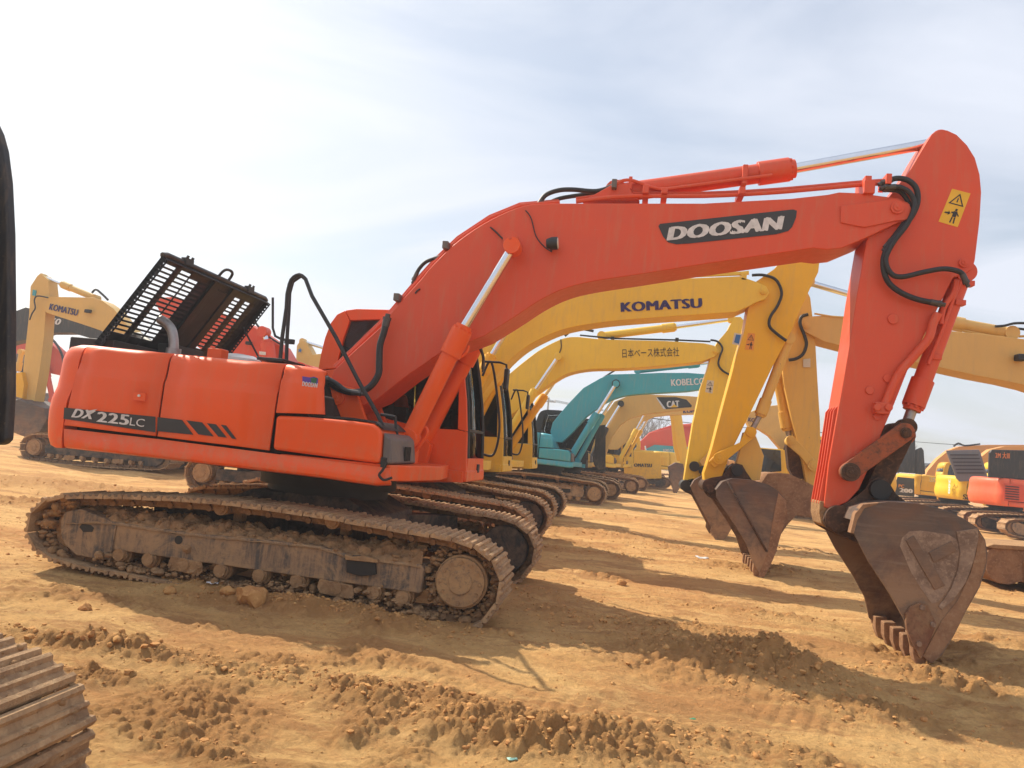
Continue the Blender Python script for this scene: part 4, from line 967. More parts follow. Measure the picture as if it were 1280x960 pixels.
    hose(st, L, [(1112, 234), (1125, 234), (1138, 242), (1143, 258), (1134, 280), (1116, 304), (1107, 325), (1114, 342), (1128, 346), (1155, 340), (1180, 336), (1200, 340), (1206, 349)], Y1-0.12, 0.024)
    hose(st, L, [(1110, 237), (1124, 239), (1134, 250), (1138, 266), (1126, 284), (1110, 305)], Y1-0.06, 0.022)
    # bucket cylinder
    bc = ram(r, L.p(1203, 342, 7.82), L.p(1142, 506, 7.82), L.p(1132, 534, 7.82), 0.085, 0.048, 'orange_boom', 'bucket_cylinder', 'pipe', eye='link')
    hose(bc, L, [(1200, 352), (1192, 372), (1176, 416), (1160, 455)], 7.70, 0.018, 'orange_boom', 'hydraulic_pipe')
    for x, y in ((1169, 447), (1199, 379), (1210, 355)):
        MB().box(L.p(x, y, 7.76), (0.09, 0.09, 0.05)).build('pipe_clamp', 'orange_boom', bc, 0.005)
    # links
    tp = L.p(1132, 540, 7.6)
    def bar(name, a, b_, ra, rb_, Ya, th, mat):
        A, B = L.p(*a, Ya), L.p(*b_, Ya); d = Vector((B.x-A.x, 0, B.z-A.z)); ln = d.length; d.normalize(); w = Vector((-d.z, 0, d.x)); pts = []
        for k in range(9): t = math.pi/2+math.pi*k/8; v = d*math.cos(t)*ra+w*math.sin(t)*ra; pts.append((A.x+v.x, A.z+v.z))
        for k in range(9): t = -math.pi/2+math.pi*k/8; v = d*math.cos(t)*rb_+w*math.sin(t)*rb_; pts.append((B.x+v.x, B.z+v.z))
        return MB().prism(pts, Ya-ROOT[1], Ya-ROOT[1]+th).build(name, mat, r, 0.008)
    l1 = bar('side_link', (1062, 590), (1132, 540), 0.085, 0.085, 7.60, 0.06, 'rusty_orange')
    bar('side_link', (1070, 588), (1134, 544), 0.085, 0.085, 8.16, 0.06, 'rusty_orange')
    pin(l1, L.p(1062, 590, 7.6), 0.085, 7.6-ROOT[1]-0.05, 7.6-ROOT[1], 'link', 'pivot_pin')
    bar('bucket_link', (1129, 541), (1096, 612), 0.105, 0.095, 7.74, 0.34, 'link')
    b = MB(); c = L.p(1118, 555, 7.75)
    pin(r, L.p(1132, 541, 7.6), 0.05, 7.6-ROOT[1]-0.02, 8.3-ROOT[1], 'link', 'link_pin')
    # ---- bucket
    shell = [(1164, 829), (1177, 819), (1192, 794), (1208, 762), (1224, 734), (1232, 710), (1234, 692), (1231, 675), (1221, 659), (1202, 647), (1177, 636), (1146, 629), (1110, 627), (1088, 630), (1072, 636), (1066, 650)]
    mouth = [(1067, 667), (1086, 703), (1111, 741), (1130, 775), (1137, 806)]
    ears = [(1029, 650), (1032, 641), (1048, 635), (1066, 624), (1082, 612), (1088, 601), (1097, 596), (1108, 598), (1114, 607), (1120, 617), (1134, 628), (1150, 640), (1120, 665), (1075, 680), (1045, 667), (1033, 660)]
    bk = bucket(r, L, 7.32, shell, mouth, 1.16, 'bucket', 'bucket_light', 0.17, ears, tdir=(0.10, -1))
    c = L.p(1099, 612, 7.66); pin(bk, c, 0.092, 7.60-ROOT[1], 8.24-ROOT[1], 'dark', 'link_pin', False)
    c = L.p(1048, 648, 7.66); pin(bk, c, 0.12, 7.64-ROOT[1], 8.2-ROOT[1], 'link', 'pivot_pin', False)
    yb = 7.32-ROOT[1]-0.012; YB = 7.32
    def plate(name, pts, mat, o_=0.012, th=0.012): return MB().prism(L.xz(pts, YB), yb-o_, yb+0.001).build(name, mat, bk, 0.004)
    # rim of the side plate, paler colour standing in for its bright highlight
    rim = [(1066.5, 667), (1071, 650), (1080, 635), (1094, 631), (1099, 628), (1078, 630), (1068, 642), (1062, 666)]
    MB().prism(L.xz(rim, YB), yb-0.01, yb+0.09).build('ear_rim', 'bucket_tan', bk, 0.006)
    pts_o = [(1124, 682), (1127, 672), (1136, 664), (1150, 663), (1165, 665), (1185, 668), (1196, 675), (1199, 690), (1194, 715), (1184, 738), (1172, 752), (1164, 754), (1150, 735), (1138, 715)]
    plate('wear_patch', pts_o, 'bucket_light', 0.003)
    plate('wear_bar', [(1131, 675), (1141, 669), (1180, 731), (1167, 737)], 'bucket', 0.014)
    plate('wear_bar', [(1160, 690), (1188, 676), (1195, 688), (1166, 703)], 'bucket', 0.014)
    plate('wear_bar', [(1194, 664), (1221, 660), (1222, 672), (1216, 700), (1206, 728), (1190, 750), (1176, 762), (1172, 758), (1188, 735), (1196, 712), (1199, 690)], 'bucket_light', 0.012)
    plate('wear_plate', [(1222, 664), (1230, 676), (1232, 700), (1222, 732), (1206, 762), (1190, 794), (1174, 818), (1163, 828), (1152, 820), (1176, 775), (1196, 750), (1212, 715), (1219, 690)], 'bucket_tan', 0.010)
    cut = plate('side_cutter', [(1130, 766), (1136, 757), (1148, 752), (1157, 755), (1168, 778), (1160, 800), (1149, 822), (1140, 806), (1131, 785)], 'rustcut', 0.035)
    for x, y in ((1150, 758), (1163, 779), (1146, 803)):
        c = L.p(x, y, YB); MB().disc(c.x, c.z, yb-0.055, yb-0.03, 0.022, 8).build('bolt', 'bucket_light', cut)
    fc = MB().prism([(x-0.0, z) for x, z in L.xz([(1083, 750), (1088, 742), (1100, 746), (1112, 768), (1106, 780), (1097, 784), (1090, 779)], 8.5)], 8.50-ROOT[1], 8.54-ROOT[1]).build('side_cutter', 'bucket_tan', bk, 0.005)
    # ---- raised engine hood, hinged along the rear, seen from its underside
    yl0, yl1 = 7.0, 9.25
    A, Bp = L.p(118, 428, yl0), L.p(203, 319, yl0)
    U = Bp-A; LEN = U.length; U.normalize(); V = Vector((0, 1, 0)); Nn = U.cross(V); 
    if Nn.x < 0: Nn = -Nn
    Wd = yl1-yl0
    us = [0.0]; holes_u = []
    nr = 17; u0, u1 = 0.15, 0.96
    for k in range(nr):
        a = u0+(u1-u0)*k/nr; b_ = a+(u1-u0)/nr*0.60; holes_u.append((a, b_)); us += [a, b_]
    us.append(1.0)
    vcols = [(0.02, 0.045, 0, 17), (0.055, 0.135, 0, 17), (0.18, 0.26, 0, 17), (0.27, 0.345, 0, 16), (0.69, 0.765, 1, 16), (0.82, 0.875, 2, 16)]
    vs_ = [0.0]
    for a, b_, _, _ in vcols: vs_ += [a, b_]
    vs_.append(1.0)
    mb = MB(); pos = lambda u, v: A+U*(u*LEN)+V*(v*Wd)
    nu, nv = len(us), len(vs_)
    mb.add([pos(u, v) for u in us for v in vs_], [])
    fs = []
    for i in range(nu-1):
        for j in range(nv-1):
            hu = (i % 2 == 1) and i < nu-1; hv = (j % 2 == 1)
            if hu and hv:
                row = (i-1)//2; col = (j-1)//2; _, _, lo, hi = vcols[col]
                if lo <= row < hi and not (col == 0 and row in (9, 14)): continue
            fs.append((i*nv+j, (i+1)*nv+j, (i+1)*nv+j+1, i*nv+j+1))
    mb.f = fs
    hood = mb.build('engine_hood', 'hood_black', r, solid=0.006)
    # turned-down rims
    b = MB(); rimh = 0.085
    for v in (0.0, 1.0):
        n = 26
        for k in range(n):
            a0_, a1_ = k/n, (k+0.62)/n
            q0, q1 = pos(a0_, v), pos(a1_, v); b.slab([q0, q1, q1-Nn*-rimh, q0-Nn*-rimh], (0, 0.006 if v == 0 else -0.006, 0))
        q0, q1 = pos(0, v), pos(1, v)
        for a_, b2 in ((0, 0.055), (rimh-0.012, rimh)):
            b.slab([q0+Nn*a_, q1+Nn*a_, q1+Nn*b2, q0+Nn*b2], (0, 0.008 if v == 0 else -0.008, 0))
    q0, q1 = pos(1, 0), pos(1, 1); b.slab([q0, q1, q1+Nn*rimh, q0+Nn*rimh], U*-0.008)
    q0, q1 = pos(0, 0), pos(0, 1); b.slab([q0, q1, q1+Nn*rimh, q0+Nn*rimh], U*0.008)
    b.build('hood_rim', 'hood_black', hood)
    b = MB(); q0, q1 = pos(1, 0.0), pos(1, 1.0); b.tube([q0, pos(1, 0.03)+U*0.02, pos(1, 0.97)+U*0.02, q1], 0.03, 8); b.build('hood_edge', 'blackpaint', hood)
    b = MB()
    for v0, v1 in ((0.44, 0.50), (0.62, 0.68)): b.slab([pos(0.02, v0)+Nn*0.012, pos(0.98, v0)+Nn*0.012, pos(0.98, v1)+Nn*0.012, pos(0.02, v1)+Nn*0.012], Nn*0.03)
    b.build('hood_stiffener', 'hood_black', hood)
    b = MB(); b.slab([pos(0.10, 0.51)+Nn*0.01, pos(0.9, 0.51)+Nn*0.01, pos(0.9, 0.61)+Nn*0.01, pos(0.10, 0.61)+Nn*0.01], Nn*0.02); b.build('insulation_pad', 'dark', hood)
    for v in (0.18, 0.78):
        q = pos(1, v)+U*0.04; b = MB(); b.box(q, (0.06, 0.14, 0.07)); b.tube([q+Vector((0, -0.04, 0)), q+Vector((0.03, -0.04, 0.06))], 0.015, 6); b.tube([q+Vector((0, 0.05, 0)), q+Vector((0.03, 0.05, 0.06))], 0.015, 6); b.build('hood_latch', 'dark', hood)
    b = MB(); q = pos(1, 0.46); b.tube(smooth_path([q, q+U*0.11+V*0.01, q+U*0.15+V*0.06, q+U*0.15+V*0.16, q+U*0.11+V*0.21, q+V*0.22], 4), 0.016, 8); b.build('hood_handle', 'dark', hood)
    for v in (0.08, 0.9):
        q = pos(0, v); b = MB(); b.box(q+Vector((0.02, 0, -0.03)), (0.12, 0.10, 0.10)); b.build('hood_hinge', 'dark', hood)
    b = MB(); b.tube([pos(0.62, 0.93)+Nn*0.05, pos(0.0, 0.93)+Vector((0.85, 0, -0.05))], 0.012, 8); b.build('gas_strut', 'dark', hood)
    # what shows in the engine opening
    b = MB(); b.tube(smooth_path([L.p(217, 447, 7.45), L.p(217, 428, 7.45), L.p(215, 414, 7.45), L.p(209, 405, 7.45), L.p(200, 399, 7.45)], 6), 0.050, 18, cap=False); b.build('exhaust_pipe', 'pipe', r, solid=0.006)
    b = MB(); q = L.p(217, 438, 7.45); b.cyl(q-Vector((0, 0, 0.06)), q+Vector((0, 0, 0.02)), 0.075, 18); b.build('exhaust_collar', 'pipe', r)
    zt = L.p(200, 440, 7.45).z
    b = MB(); b.box((L.p(150, 440, 7.5).x, -0.1, zt-0.10), (0.5, 1.5, 0.3)); b.box((L.p(185, 440, 7.5).x, 0.2, zt-0.02), (0.2, 0.6, 0.3)); b.tube([L.p(140, 425, 8.4), L.p(175, 420, 8.4), L.p(190, 432, 8.0)], 0.05, 10); b.build('engine', 'dark', r, 0.02)
    b = MB(); q = L.p(298, 452, 8.0); b.tube([q+Vector((0, 0, -0.08)), q+Vector((0, 0, 0.03)), q+Vector((0, 0, 0.07)), q+Vector((0, 0, 0.085))], [0.24, 0.24, 0.17, 0.05], 24); b.build('air_cleaner_cap', 'lampglass', r)  # cap coloured near white to stand in for its sun glint
    q = L.p(272, 445, 7.3); MB().box(q, (0.16, 0.14, 0.14)).build('hood_stop', 'orange', r, 0.01)
    # hand rails
    def rail(pts, Y, rad=0.019, nm='hand_rail'): return MB().tube(smooth_path(L.path(pts, Y), 4), rad, 8).build(nm, 'rubber', r)
    MB().tube([*L.path([(350, 452), (353, 420), (358, 385)], 6.75), *smooth_path(L.path([(359, 368), (364, 350), (374, 343.5), (382, 349)], 6.75), 3), *L.path([(390, 370), (420, 422), (450, 480), (472, 518), (478, 532), (479, 560), (477, 590)], 6.70)], 0.019, 8).build('hand_rail', 'rubber', r)
    MB().tube([*L.path([(358, 452), (359, 420), (361, 390), (362, 366), (366, 352), (376, 345)], 7.15)], 0.019, 8).build('hand_rail', 'rubber', r)
    MB().tube([*L.path([(341, 372), (341, 410), (344, 420), (352, 424), (366, 426)], 7.3)], 0.013, 8).build('mirror_bar', 'rubber', r)
    q = L.p(362, 427, 7.3); MB().box(q, (0.10, 0.04, 0.05)).build('mirror_clamp', 'rubber', r, 0.006)
    q = L.p(352, 453, 6.95); MB().box(q, (0.26, 0.5, 0.03)).build('rail_foot', 'rubber', r, 0.005)
    MB().tube(smooth_path(L.path([(494, 520), (495, 535), (497, 549), (493, 562), (486, 577), (480, 588)], 7.0), 3), 0.014, 8).build('hand_rail', 'rubber', r)
    MB().tube(L.path([(476, 518), (494, 521)], 6.9), 0.014, 8).build('hand_rail', 'rubber', r)
    MB().box(L.p(478, 597, 6.56), (0.08, 0.05, 0.06)).build('rail_foot', 'dark', r, 0.006); MB().box(L.p(480, 579, 6.56), (0.05, 0.05, 0.10)).build('rail_foot', 'dark', r, 0.006)
    MB().tube(smooth_path(L.path([(484, 578), (478, 588), (474, 594), (480, 600), (490, 597)], 6.5), 4), 0.012, 6).build('step_hook', 'dark', r)
    MB().box(L.p(532, 589, 7.9), (0.10, 0.03, 0.07)).build('data_plate', 'stickpale', r)
    # hose from the house into the boom root, and clutter by the boom foot
    b = MB(); b.box((0.05, -0.9, 1.65), (0.35, 0.5, 0.35)); b.build('valve_cover', 'dark', r, 0.03)
    return r
M['rusty_orange'] = dirt('rusty_orange_steel', (0.36, 0.10, 0.045), (0.20, 0.085, 0.05), (0.12, 0.065, 0.045), 20, 0.006, 0.7, (0.45, 0.62))
hero()

# ------------------------------------------------------------------ the other machines
G = 'excavators parked in the yard'
def machine(x, Y, rz, label, mat, detail=False, cabmat=None, house=True, track_=True, cabfine=False, sides=(-1, 1), dz=0.0):
    z = hz(x, Y)*0.5+dz
    r = thing('excavator', (x, Y, z), rz, label, 'excavator', G)
    if track_: undercarriage(r, detail, False, sides)
    if house: upper_body(r, mat); cab(r, cabmat or mat, cabfine, 'glass' if Y < 28 else 'dglass')
    return r
def front(r, mat, Yb, Ys, bpx, spx, bw=0.5, sw=0.38, mats=None):
    L = Local(tuple(r.location)); sgn = 1
    return L
class RL(Local):
    """same as Local but for a thing turned by half a circle"""
    def xz(s, pts, Y): return [(-(at(x, y, Y)[0]-s.l[0]), at(x, y, Y)[2]-s.l[2]) for x, y in pts]
    def p(s, x, y, Y): w = at(x, y, Y); return Vector((-(w[0]-s.l[0]), -(w[1]-s.l[1]), w[2]-s.l[2]))
def prism_at(r, pts, Y, th, mat, name, bev=0.01, flip=False, parent=None):
    L = RL(tuple(r.location)) if flip else Local(tuple(r.location)); xz = L.xz(pts, Y)
    y0 = Y-r.location.y; y1 = y0+th
    if flip: y0, y1 = -y0, -y1
    return MB().prism(xz, min(y0, y1), max(y0, y1)).build(name, mat, parent or r, bev)

# ---- second machine: pale yellow, behind the orange one
def row_one():
    r = machine(-3.4, 12.22, 0, 'yellow crawler excavator parked directly behind the orange-red one, dark name along its boom', 'yellow', True, cabfine=True)
    L = Local(tuple(r.location)); Y0 = 11.95
    bp = [(505, 508), (520, 498), (560, 455), *arc([(610, 400), (660, 366), (700, 354), (745, 351)]), (830, 349), (905, 346), (925, 345), (945, 352), (958, 358), (962, 366), (957, 374), (945, 378), (936, 383), (920, 390), (880, 393), *arc([(820, 397), (761, 402), (711, 410), (679, 422), (649, 440), (620, 470), (585, 520)]), (545, 555), (515, 540)]
    b = boom(r, L, Y0, bp, 0.52, 'yellow')
    px_text('KOMATSU', (776, 390), (878, 384.5), 13.5, Y0, 'navy', b, L, bold=0.05, proud=0.008)
    pin(b, L.p(651, 384, Y0), 0.07, Y0-L.l[1]-0.2, Y0-L.l[1], 'yellow', 'pivot_pin'); pin(b, L.p(954, 364, Y0), 0.05, Y0-L.l[1]-0.04, Y0-L.l[1], 'yellow', 'pivot_pin')
    for k in (0, 1): MB().tube([L.p(x, y-2*k, Y0+0.1+0.1*k) for x, y in [(720, 352), (760, 349), (850, 346), (925, 343), (936, 342)]], 0.02, 6).build('hydraulic_pipe', 'yellow', b)
    for x, y in ((760, 350), (794, 348)): MB().box(L.p(x, y, Y0+0.12), (0.06, 0.2, 0.06)).build('pipe_clamp', 'rubber', b)
    MB().box(L.p(929, 347, Y0+0.1), (0.08, 0.2, 0.12)).build('valve_bracket', 'yellow', b, 0.006)
    ram(r, L.p(560, 560, 11.75), L.p(613, 447, 11.75), L.p(651, 384, 11.75), 0.085, 0.045, 'yellow_deep'); ram(r, L.p(575, 565, 12.65), L.p(628, 462, 12.65), L.p(662, 402, 12.65), 0.085, 0.045, 'yellow_deep')
    ram(r, L.p(755, 345, 12.2), L.p(900, 326, 12.2), L.p(1003, 318, 12.2), 0.085, 0.045, 'yellow', 'arm_cylinder')
    Y1 = 12.03
    sp = [(983, 318), (990, 315), (1008, 313), (1020, 314), (1025, 322), (1023, 340), (1014, 358), (1000, 388), (991, 410), (965, 460), (940, 512), (915, 562), (902, 597), (890, 606), (881, 604), (880, 592), (890, 560), (903, 510), (912, 477), (922, 440), (930, 415), (935, 387), (945, 352), (968, 336)]
    st = prism_at(r, sp, Y1, 0.38, 'yellow_deep', 'stick', 0.01)
    warning_sticker(st, L, [(935, 416), (944, 417), (942, 438), (931, 437)], Y1, 'stickorange')
    s = decal('dealer_sticker', [(918, 416), (927, 417.5), (924, 432), (915, 430)], 'stickpale', st, L, Y1); decal('dealer_sticker', [(920, 418), (926, 419), (923.5, 430), (917.5, 428)], 'stickblue', st, L, Y1, 0.006)
    hose(st, L, [(940, 344), (955, 344), (970, 350), (977, 366), (972, 382), (963, 396), (962, 408), (972, 418), (983, 426)], Y1-0.06, 0.022)
    bc = ram(r, L.p(986, 424, 12.15), L.p(951, 517, 12.15), L.p(938, 541, 12.15), 0.075, 0.042, 'yellow_worn', 'bucket_cylinder', 'pipe')
    prism_at(r, [(886, 577), (896, 566), (925, 553), (934, 533), (944, 535), (945, 545), (932, 556), (905, 578), (893, 585)], 11.95, 0.05, 'yellow_deep', 'side_link')
    pin(r, L.p(899, 573, 11.95), 0.09, 11.92-L.l[1], 11.95-L.l[1], 'yellow_deep', 'link_boss'); pin(r, L.p(939, 540, 11.95), 0.075, 11.92-L.l[1], 11.95-L.l[1], 'yellow_deep', 'link_boss')
    prism_at(r, [(930, 540), (945, 545), (955, 570), (950, 600), (930, 602), (915, 590), (922, 575)], 12.1, 0.2, 'yellow_worn', 'bucket_link')
    shell = [(953, 723), (962, 709), (970, 690), (975, 668), (981, 652), (984, 632), (980, 622), (973, 614), (961, 606), (940, 600), (915, 598), (903, 602), (895, 612)]
    mouth = [(895, 622), (917, 654), (933, 680), (940, 702)]
    bk = bucket(r, L, 11.67, shell, mouth, 1.12, 'bucket', 'bucket_light', 0.16, [(878, 609), (880, 600), (890, 597), (903, 595), (913, 583), (920, 579), (928, 581), (933, 590), (940, 600), (930, 625), (900, 628), (888, 622)])
    pin(bk, L.p(921, 588, 11.99), 0.085, 11.95-L.l[1], 12.6-L.l[1], 'dark', 'link_pin', False); pin(bk, L.p(886, 607, 11.99), 0.10, 11.95-L.l[1], 12.6-L.l[1], 'link', 'pivot_pin', False)
    prism_at(r, [(973, 616), (983, 626), (984, 640), (981, 653), (975, 670), (968, 695), (955, 722), (947, 722), (960, 690), (966, 650)], 11.650, 0.006, 'bucket_tan', 'wear_plate', 0.002, parent=bk)
    MB().add(*(lambda a, b_, o: ([a, b_, b_+o, a+o], [(0, 1, 2, 3)]))(L.p(908, 602, 11.645), L.p(957, 690, 11.645), Vector((0.03, 0, 0.01)))).build('weld_seam', 'link', bk, solid=0.006)
    MB().tube(smooth_path(L.path([(623, 455), (625, 500), (625, 545), (620, 568)], 13.6), 3), 0.02, 6).build('grab_rail', 'rubber', r)
row_one()
def row_two():
    r = machine(-3.55, 17.35, 0, 'yellow crawler excavator third in the row with black Asian characters on its boom', 'yellow', True)
    L = Local(tuple(r.location)); Y0 = 17.1
    bp = [(570, 540), (600, 502), (625, 480), *arc([(637, 467), (655, 452), (677, 436), (704, 423), (722, 421)]), (750, 424), (830, 426), (880, 429), (893, 432), (899, 440), (893, 446), (877, 452), *arc([(830, 457), (780, 460.5), (738, 461.5), (710, 467), (690, 478), (665, 496), (645, 514)]), (625, 530), (600, 550), (578, 556)]
    b = boom(r, L, Y0, bp, 0.52, 'yellow')
    px_text('日本ベース株式会社', (778, 446.5), (849, 444.5), 11, Y0, 'blackink', b, L, bold=0.006, proud=0.01, caps=0.86)
    pin(b, L.p(698, 446, Y0), 0.07, Y0-L.l[1]-0.2, Y0-L.l[1], 'yellow', 'pivot_pin'); pin(b, L.p(894, 439, Y0), 0.05, Y0-L.l[1]-0.04, Y0-L.l[1], 'yellow', 'pivot_pin')
    ram(r, L.p(625, 558, 16.9), L.p(668, 489, 16.9), L.p(698, 446, 16.9), 0.085, 0.045, 'yellow'); ram(r, L.p(636, 562, 17.75), L.p(680, 496, 17.75), L.p(708, 455, 17.75), 0.085, 0.045, 'yellow_deep')
    ram(r, L.p(752, 420, 17.3), L.p(842, 409, 17.3), L.p(914, 399, 17.3), 0.085, 0.045, 'yellow', 'arm_cylinder')
    hose(b, L, [(706, 420), (716, 412), (726, 411), (742, 414)], Y0+0.2, 0.03); hose(b, L, [(701, 424), (701.5, 434), (699, 442)], Y0-0.02, 0.012)
    MB().tube([L.p(x, y, Y0+0.1) for x, y in [(725, 419), (766, 423), (846, 425), (888, 427)]], 0.02, 6).build('hydraulic_pipe', 'rubber', b)
    for x, y in ((766, 423.5), (846, 425)): MB().box(L.p(x, y, Y0+0.1), (0.07, 0.2, 0.07)).build('pipe_clamp', 'rubber', b)
    Y1 = 17.18
    sp = [(918, 396), (926, 396), (931, 402), (932, 415), (930, 440), (920, 480), (905, 530), (890, 565), (874, 600), (864, 611), (857, 611), (855, 600), (858, 580), (866, 530), (876, 485), (884, 462), (890, 440), (897, 427), (910, 412)]
    st = prism_at(r, sp, Y1, 0.38, 'yellow', 'stick', 0.01)
    warning_sticker(st, L, [(884, 475), (892.5, 476), (890.5, 492), (881.5, 490)], Y1, 'stickpale')
    hose(st, L, [(888, 425), (897, 427), (903, 435), (900, 445), (898, 455), (903, 463), (913, 469)], Y1-0.06, 0.022)
    prism_at(r, [(874, 577), (885, 566), (900, 555), (905, 560), (890, 572), (880, 586)], 17.1, 0.05, 'tan', 'side_link')
    pin(r, L.p(868, 583, 17.1), 0.11, 17.08-L.l[1], 17.12-L.l[1], 'dark', 'link_boss', False); pin(r, L.p(879, 588, 17.1), 0.10, 17.08-L.l[1], 17.12-L.l[1], 'dark', 'link_boss', False)
    shell = [(900, 678), (908, 672), (917, 656), (930, 640), (936, 620), (928, 603), (905, 594), (880, 593), (868, 600), (863, 608)]
    bk = bucket(r, L, 16.85, shell, [(866, 616), (878, 638), (889, 659), (888, 664), (895, 676)], 1.1, 'bucket', 'bucket_light', 0.12, [(852, 608), (855, 601), (865, 598), (880, 600), (884, 612), (872, 622), (856, 615)])
    pin(bk, L.p(857.5, 607, 17.1), 0.12, 17.05-L.l[1], 17.7-L.l[1], 'dark', 'pivot_pin', False)
    MB().tube(L.path([(627, 500), (628, 470), (634, 468), (634, 484)], 18.4), 0.02, 6).build('mirror_arm', 'rubber', r)
row_two()
def row_three():
    r = machine(-2.75, 25.5, 0, 'teal blue-green crawler excavator in the middle of the row with dark cab', 'teal', True, 'dark')
    L = Local(tuple(r.location)); Y0 = 25.25
    bp = [(688, 540), (691, 528), (710, 505), (729, 485), (750, 473), (762, 468), (800, 467), (827, 466), (860, 466), (898, 469), (905, 478), (895, 484), (860, 489), *arc([(818, 491.5), (789, 493.5), (768, 498.5), (752, 507), (733, 521)]), (715, 541), (702, 553), (692, 552)]
    b = boom(r, L, Y0, bp, 0.5, 'teal')
    px_text('KOBELCO', (839, 482.5), (881, 480.5), 9.2, Y0, 'white', b, L, bold=0.035, proud=0.01)
    pin(b, L.p(770, 480, Y0), 0.13, Y0-L.l[1]-0.2, Y0-L.l[1], 'dark', 'pivot_pin')
    ram(r, L.p(713, 572, 25.05), L.p(745, 519, 25.05), L.p(770, 480, 25.05), 0.11, 0.06, 'teal'); ram(r, L.p(722, 576, 25.9), L.p(752, 520, 25.9), L.p(774, 487, 25.9), 0.09, 0.05, 'teal')
    ram(r, L.p(797, 463, 25.4), L.p(872, 455, 25.4), L.p(905, 451, 25.4), 0.10, 0.05, 'teal', 'arm_cylinder')
    hose(b, L, [(753, 473), (762, 467), (772, 461)], Y0+0.2, 0.03)
    sp = [(905, 445), (916, 452), (912, 480), (905, 510), (896, 555), (890, 570), (885, 560), (892, 520), (896, 480)]
    st = prism_at(r, sp, 25.3, 0.36, 'teal', 'stick', 0.01)
    bucket(r, L, 24.95, [(903, 615), (912, 600), (914, 585), (904, 576), (890, 574), (884, 580)], [(886, 590), (892, 604)], 1.1, 'bucket', 'bucket_light', 0.1)
    # black open door and mirror bars in front of the cab
    prism_at(r, [(745, 532), (757, 531), (757, 585), (747, 588), (742, 580)], 26.6, 0.05, 'blackpaint', 'open_door', 0.01)
row_three()
def row_four():
    r = machine(-2.35, 29.5, 0, 'tan yellow excavator behind the teal one with a black badge on its boom', 'tan', False, 'dark')
    L = Local(tuple(r.location)); Y0 = 29.25
    bp = [(735, 575), (745, 545), (755, 520), (768, 502), (785, 495), (806, 493), (860, 495), (895, 498), (905, 505), (895, 511), (854, 512.5), (830, 515), (806, 518), (788, 523), (775, 532), (765, 548), (755, 575)]
    b = boom(r, L, Y0, bp, 0.5, 'tan')
    decal('name_badge', [(821, 496.5), (845, 496.5), (858, 499.5), (865, 507), (864, 509), (832, 511.5)], 'decal', b, L, Y0, 0.006)
    px_text('CAT', (833.5, 509.3), (849.5, 508.6), 9, Y0, 'white', b, L, bold=0.06, proud=0.014)
    decal('badge_triangle', [(838, 509.4), (842.5, 505.2), (847.5, 509)], 'stickyel', b, L, Y0, 0.02)
    decal('badge_edge', [(820, 497), (821.5, 497), (832.5, 511.5), (829, 511)], 'white', b, L, Y0, 0.01)
    pin(b, L.p(776, 505, Y0), 0.12, Y0-L.l[1]-0.2, Y0-L.l[1], 'dark', 'pivot_pin')
    ram(r, L.p(740, 572, 29.0), L.p(757, 536, 29.0), L.p(776, 505, 29.0), 0.10, 0.055, 'blackpaint')
row_four()
def row_five():
    r = machine(-1.6, 35.5, 0, 'yellow excavator far down the row, dark letters on its boom just under the black badge', 'yellow', False)
    L = Local(tuple(r.location)); Y0 = 35.25
    bp = [(757, 557), (764, 544), (775, 530), (789, 515), (806, 503), (830, 501), (875, 500), (900, 503), (900, 514), (875, 517.5), (835, 519), (818, 521), (804, 527), (795, 540), (787, 550), (772, 562), (762, 562)]
    b = boom(r, L, Y0, bp, 0.5, 'yellow_pale')
    px_text('KOMATSU', (854, 516.6), (886, 514.6), 4.6, Y0, 'navy', b, L, bold=0.05, proud=0.014)
    ram(r, L.p(775, 574, 35.0), L.p(795, 538, 35.0), L.p(806, 517, 35.0), 0.10, 0.05, 'yellow'); ram(r, L.p(782, 574, 35.8), L.p(801, 539, 35.8), L.p(811, 521, 35.8), 0.08, 0.05, 'yellow')
row_five()
def row_six():
    r = machine(-1.1, 41.0, 0, 'farthest yellow excavator of the row with its small bucket on the ground', 'yellow', False)
    L = Local(tuple(r.location))
    prism_at(r, [(720, 550), (745, 522), (770, 508), (835, 506), (850, 510), (848, 516), (800, 520), (770, 530), (735, 556)], 40.7, 0.5, 'yellow', 'boom')
    prism_at(r, [(836, 512), (851, 512), (856, 545), (863, 582), (859, 592), (852, 590), (846, 560)], 40.8, 0.36, 'yellow', 'stick')
    prism_at(r, [(838, 520), (842, 520), (846, 556), (851, 575), (847, 577), (842, 560)], 40.5, 0.15, 'yellow_deep', 'bucket_cylinder')
    bucket(r, L, 40.4, [(845, 618), (853, 605), (856, 590), (854, 580), (845, 578), (836, 583)], [(838, 597), (841, 610)], 1.1, 'bucket', 'bucket_light', 0.1)
row_six()
def turned_yellow():
    r = machine(0.15, 45.0, math.pi, 'yellow excavator body at the end of the row with dark letters on its side', 'yellow', False)
    prism_at(r, [(780, 563), (826, 566), (827, 598), (780, 600)], 43.4, 0.3, 'yellow', 'side_door', 0.03, True)
    a, b_ = at(797, 583.5, 43.4), at(815, 583.8, 43.4); rl = RL(tuple(r.location))
    lettering('KOMATSU', rl.p(789, 583.3, 43.37), rl.p(815, 583.9, 43.37), 0.20, 'blackink', r, normal=(0, 1, 0), bold=0.05)
turned_yellow()
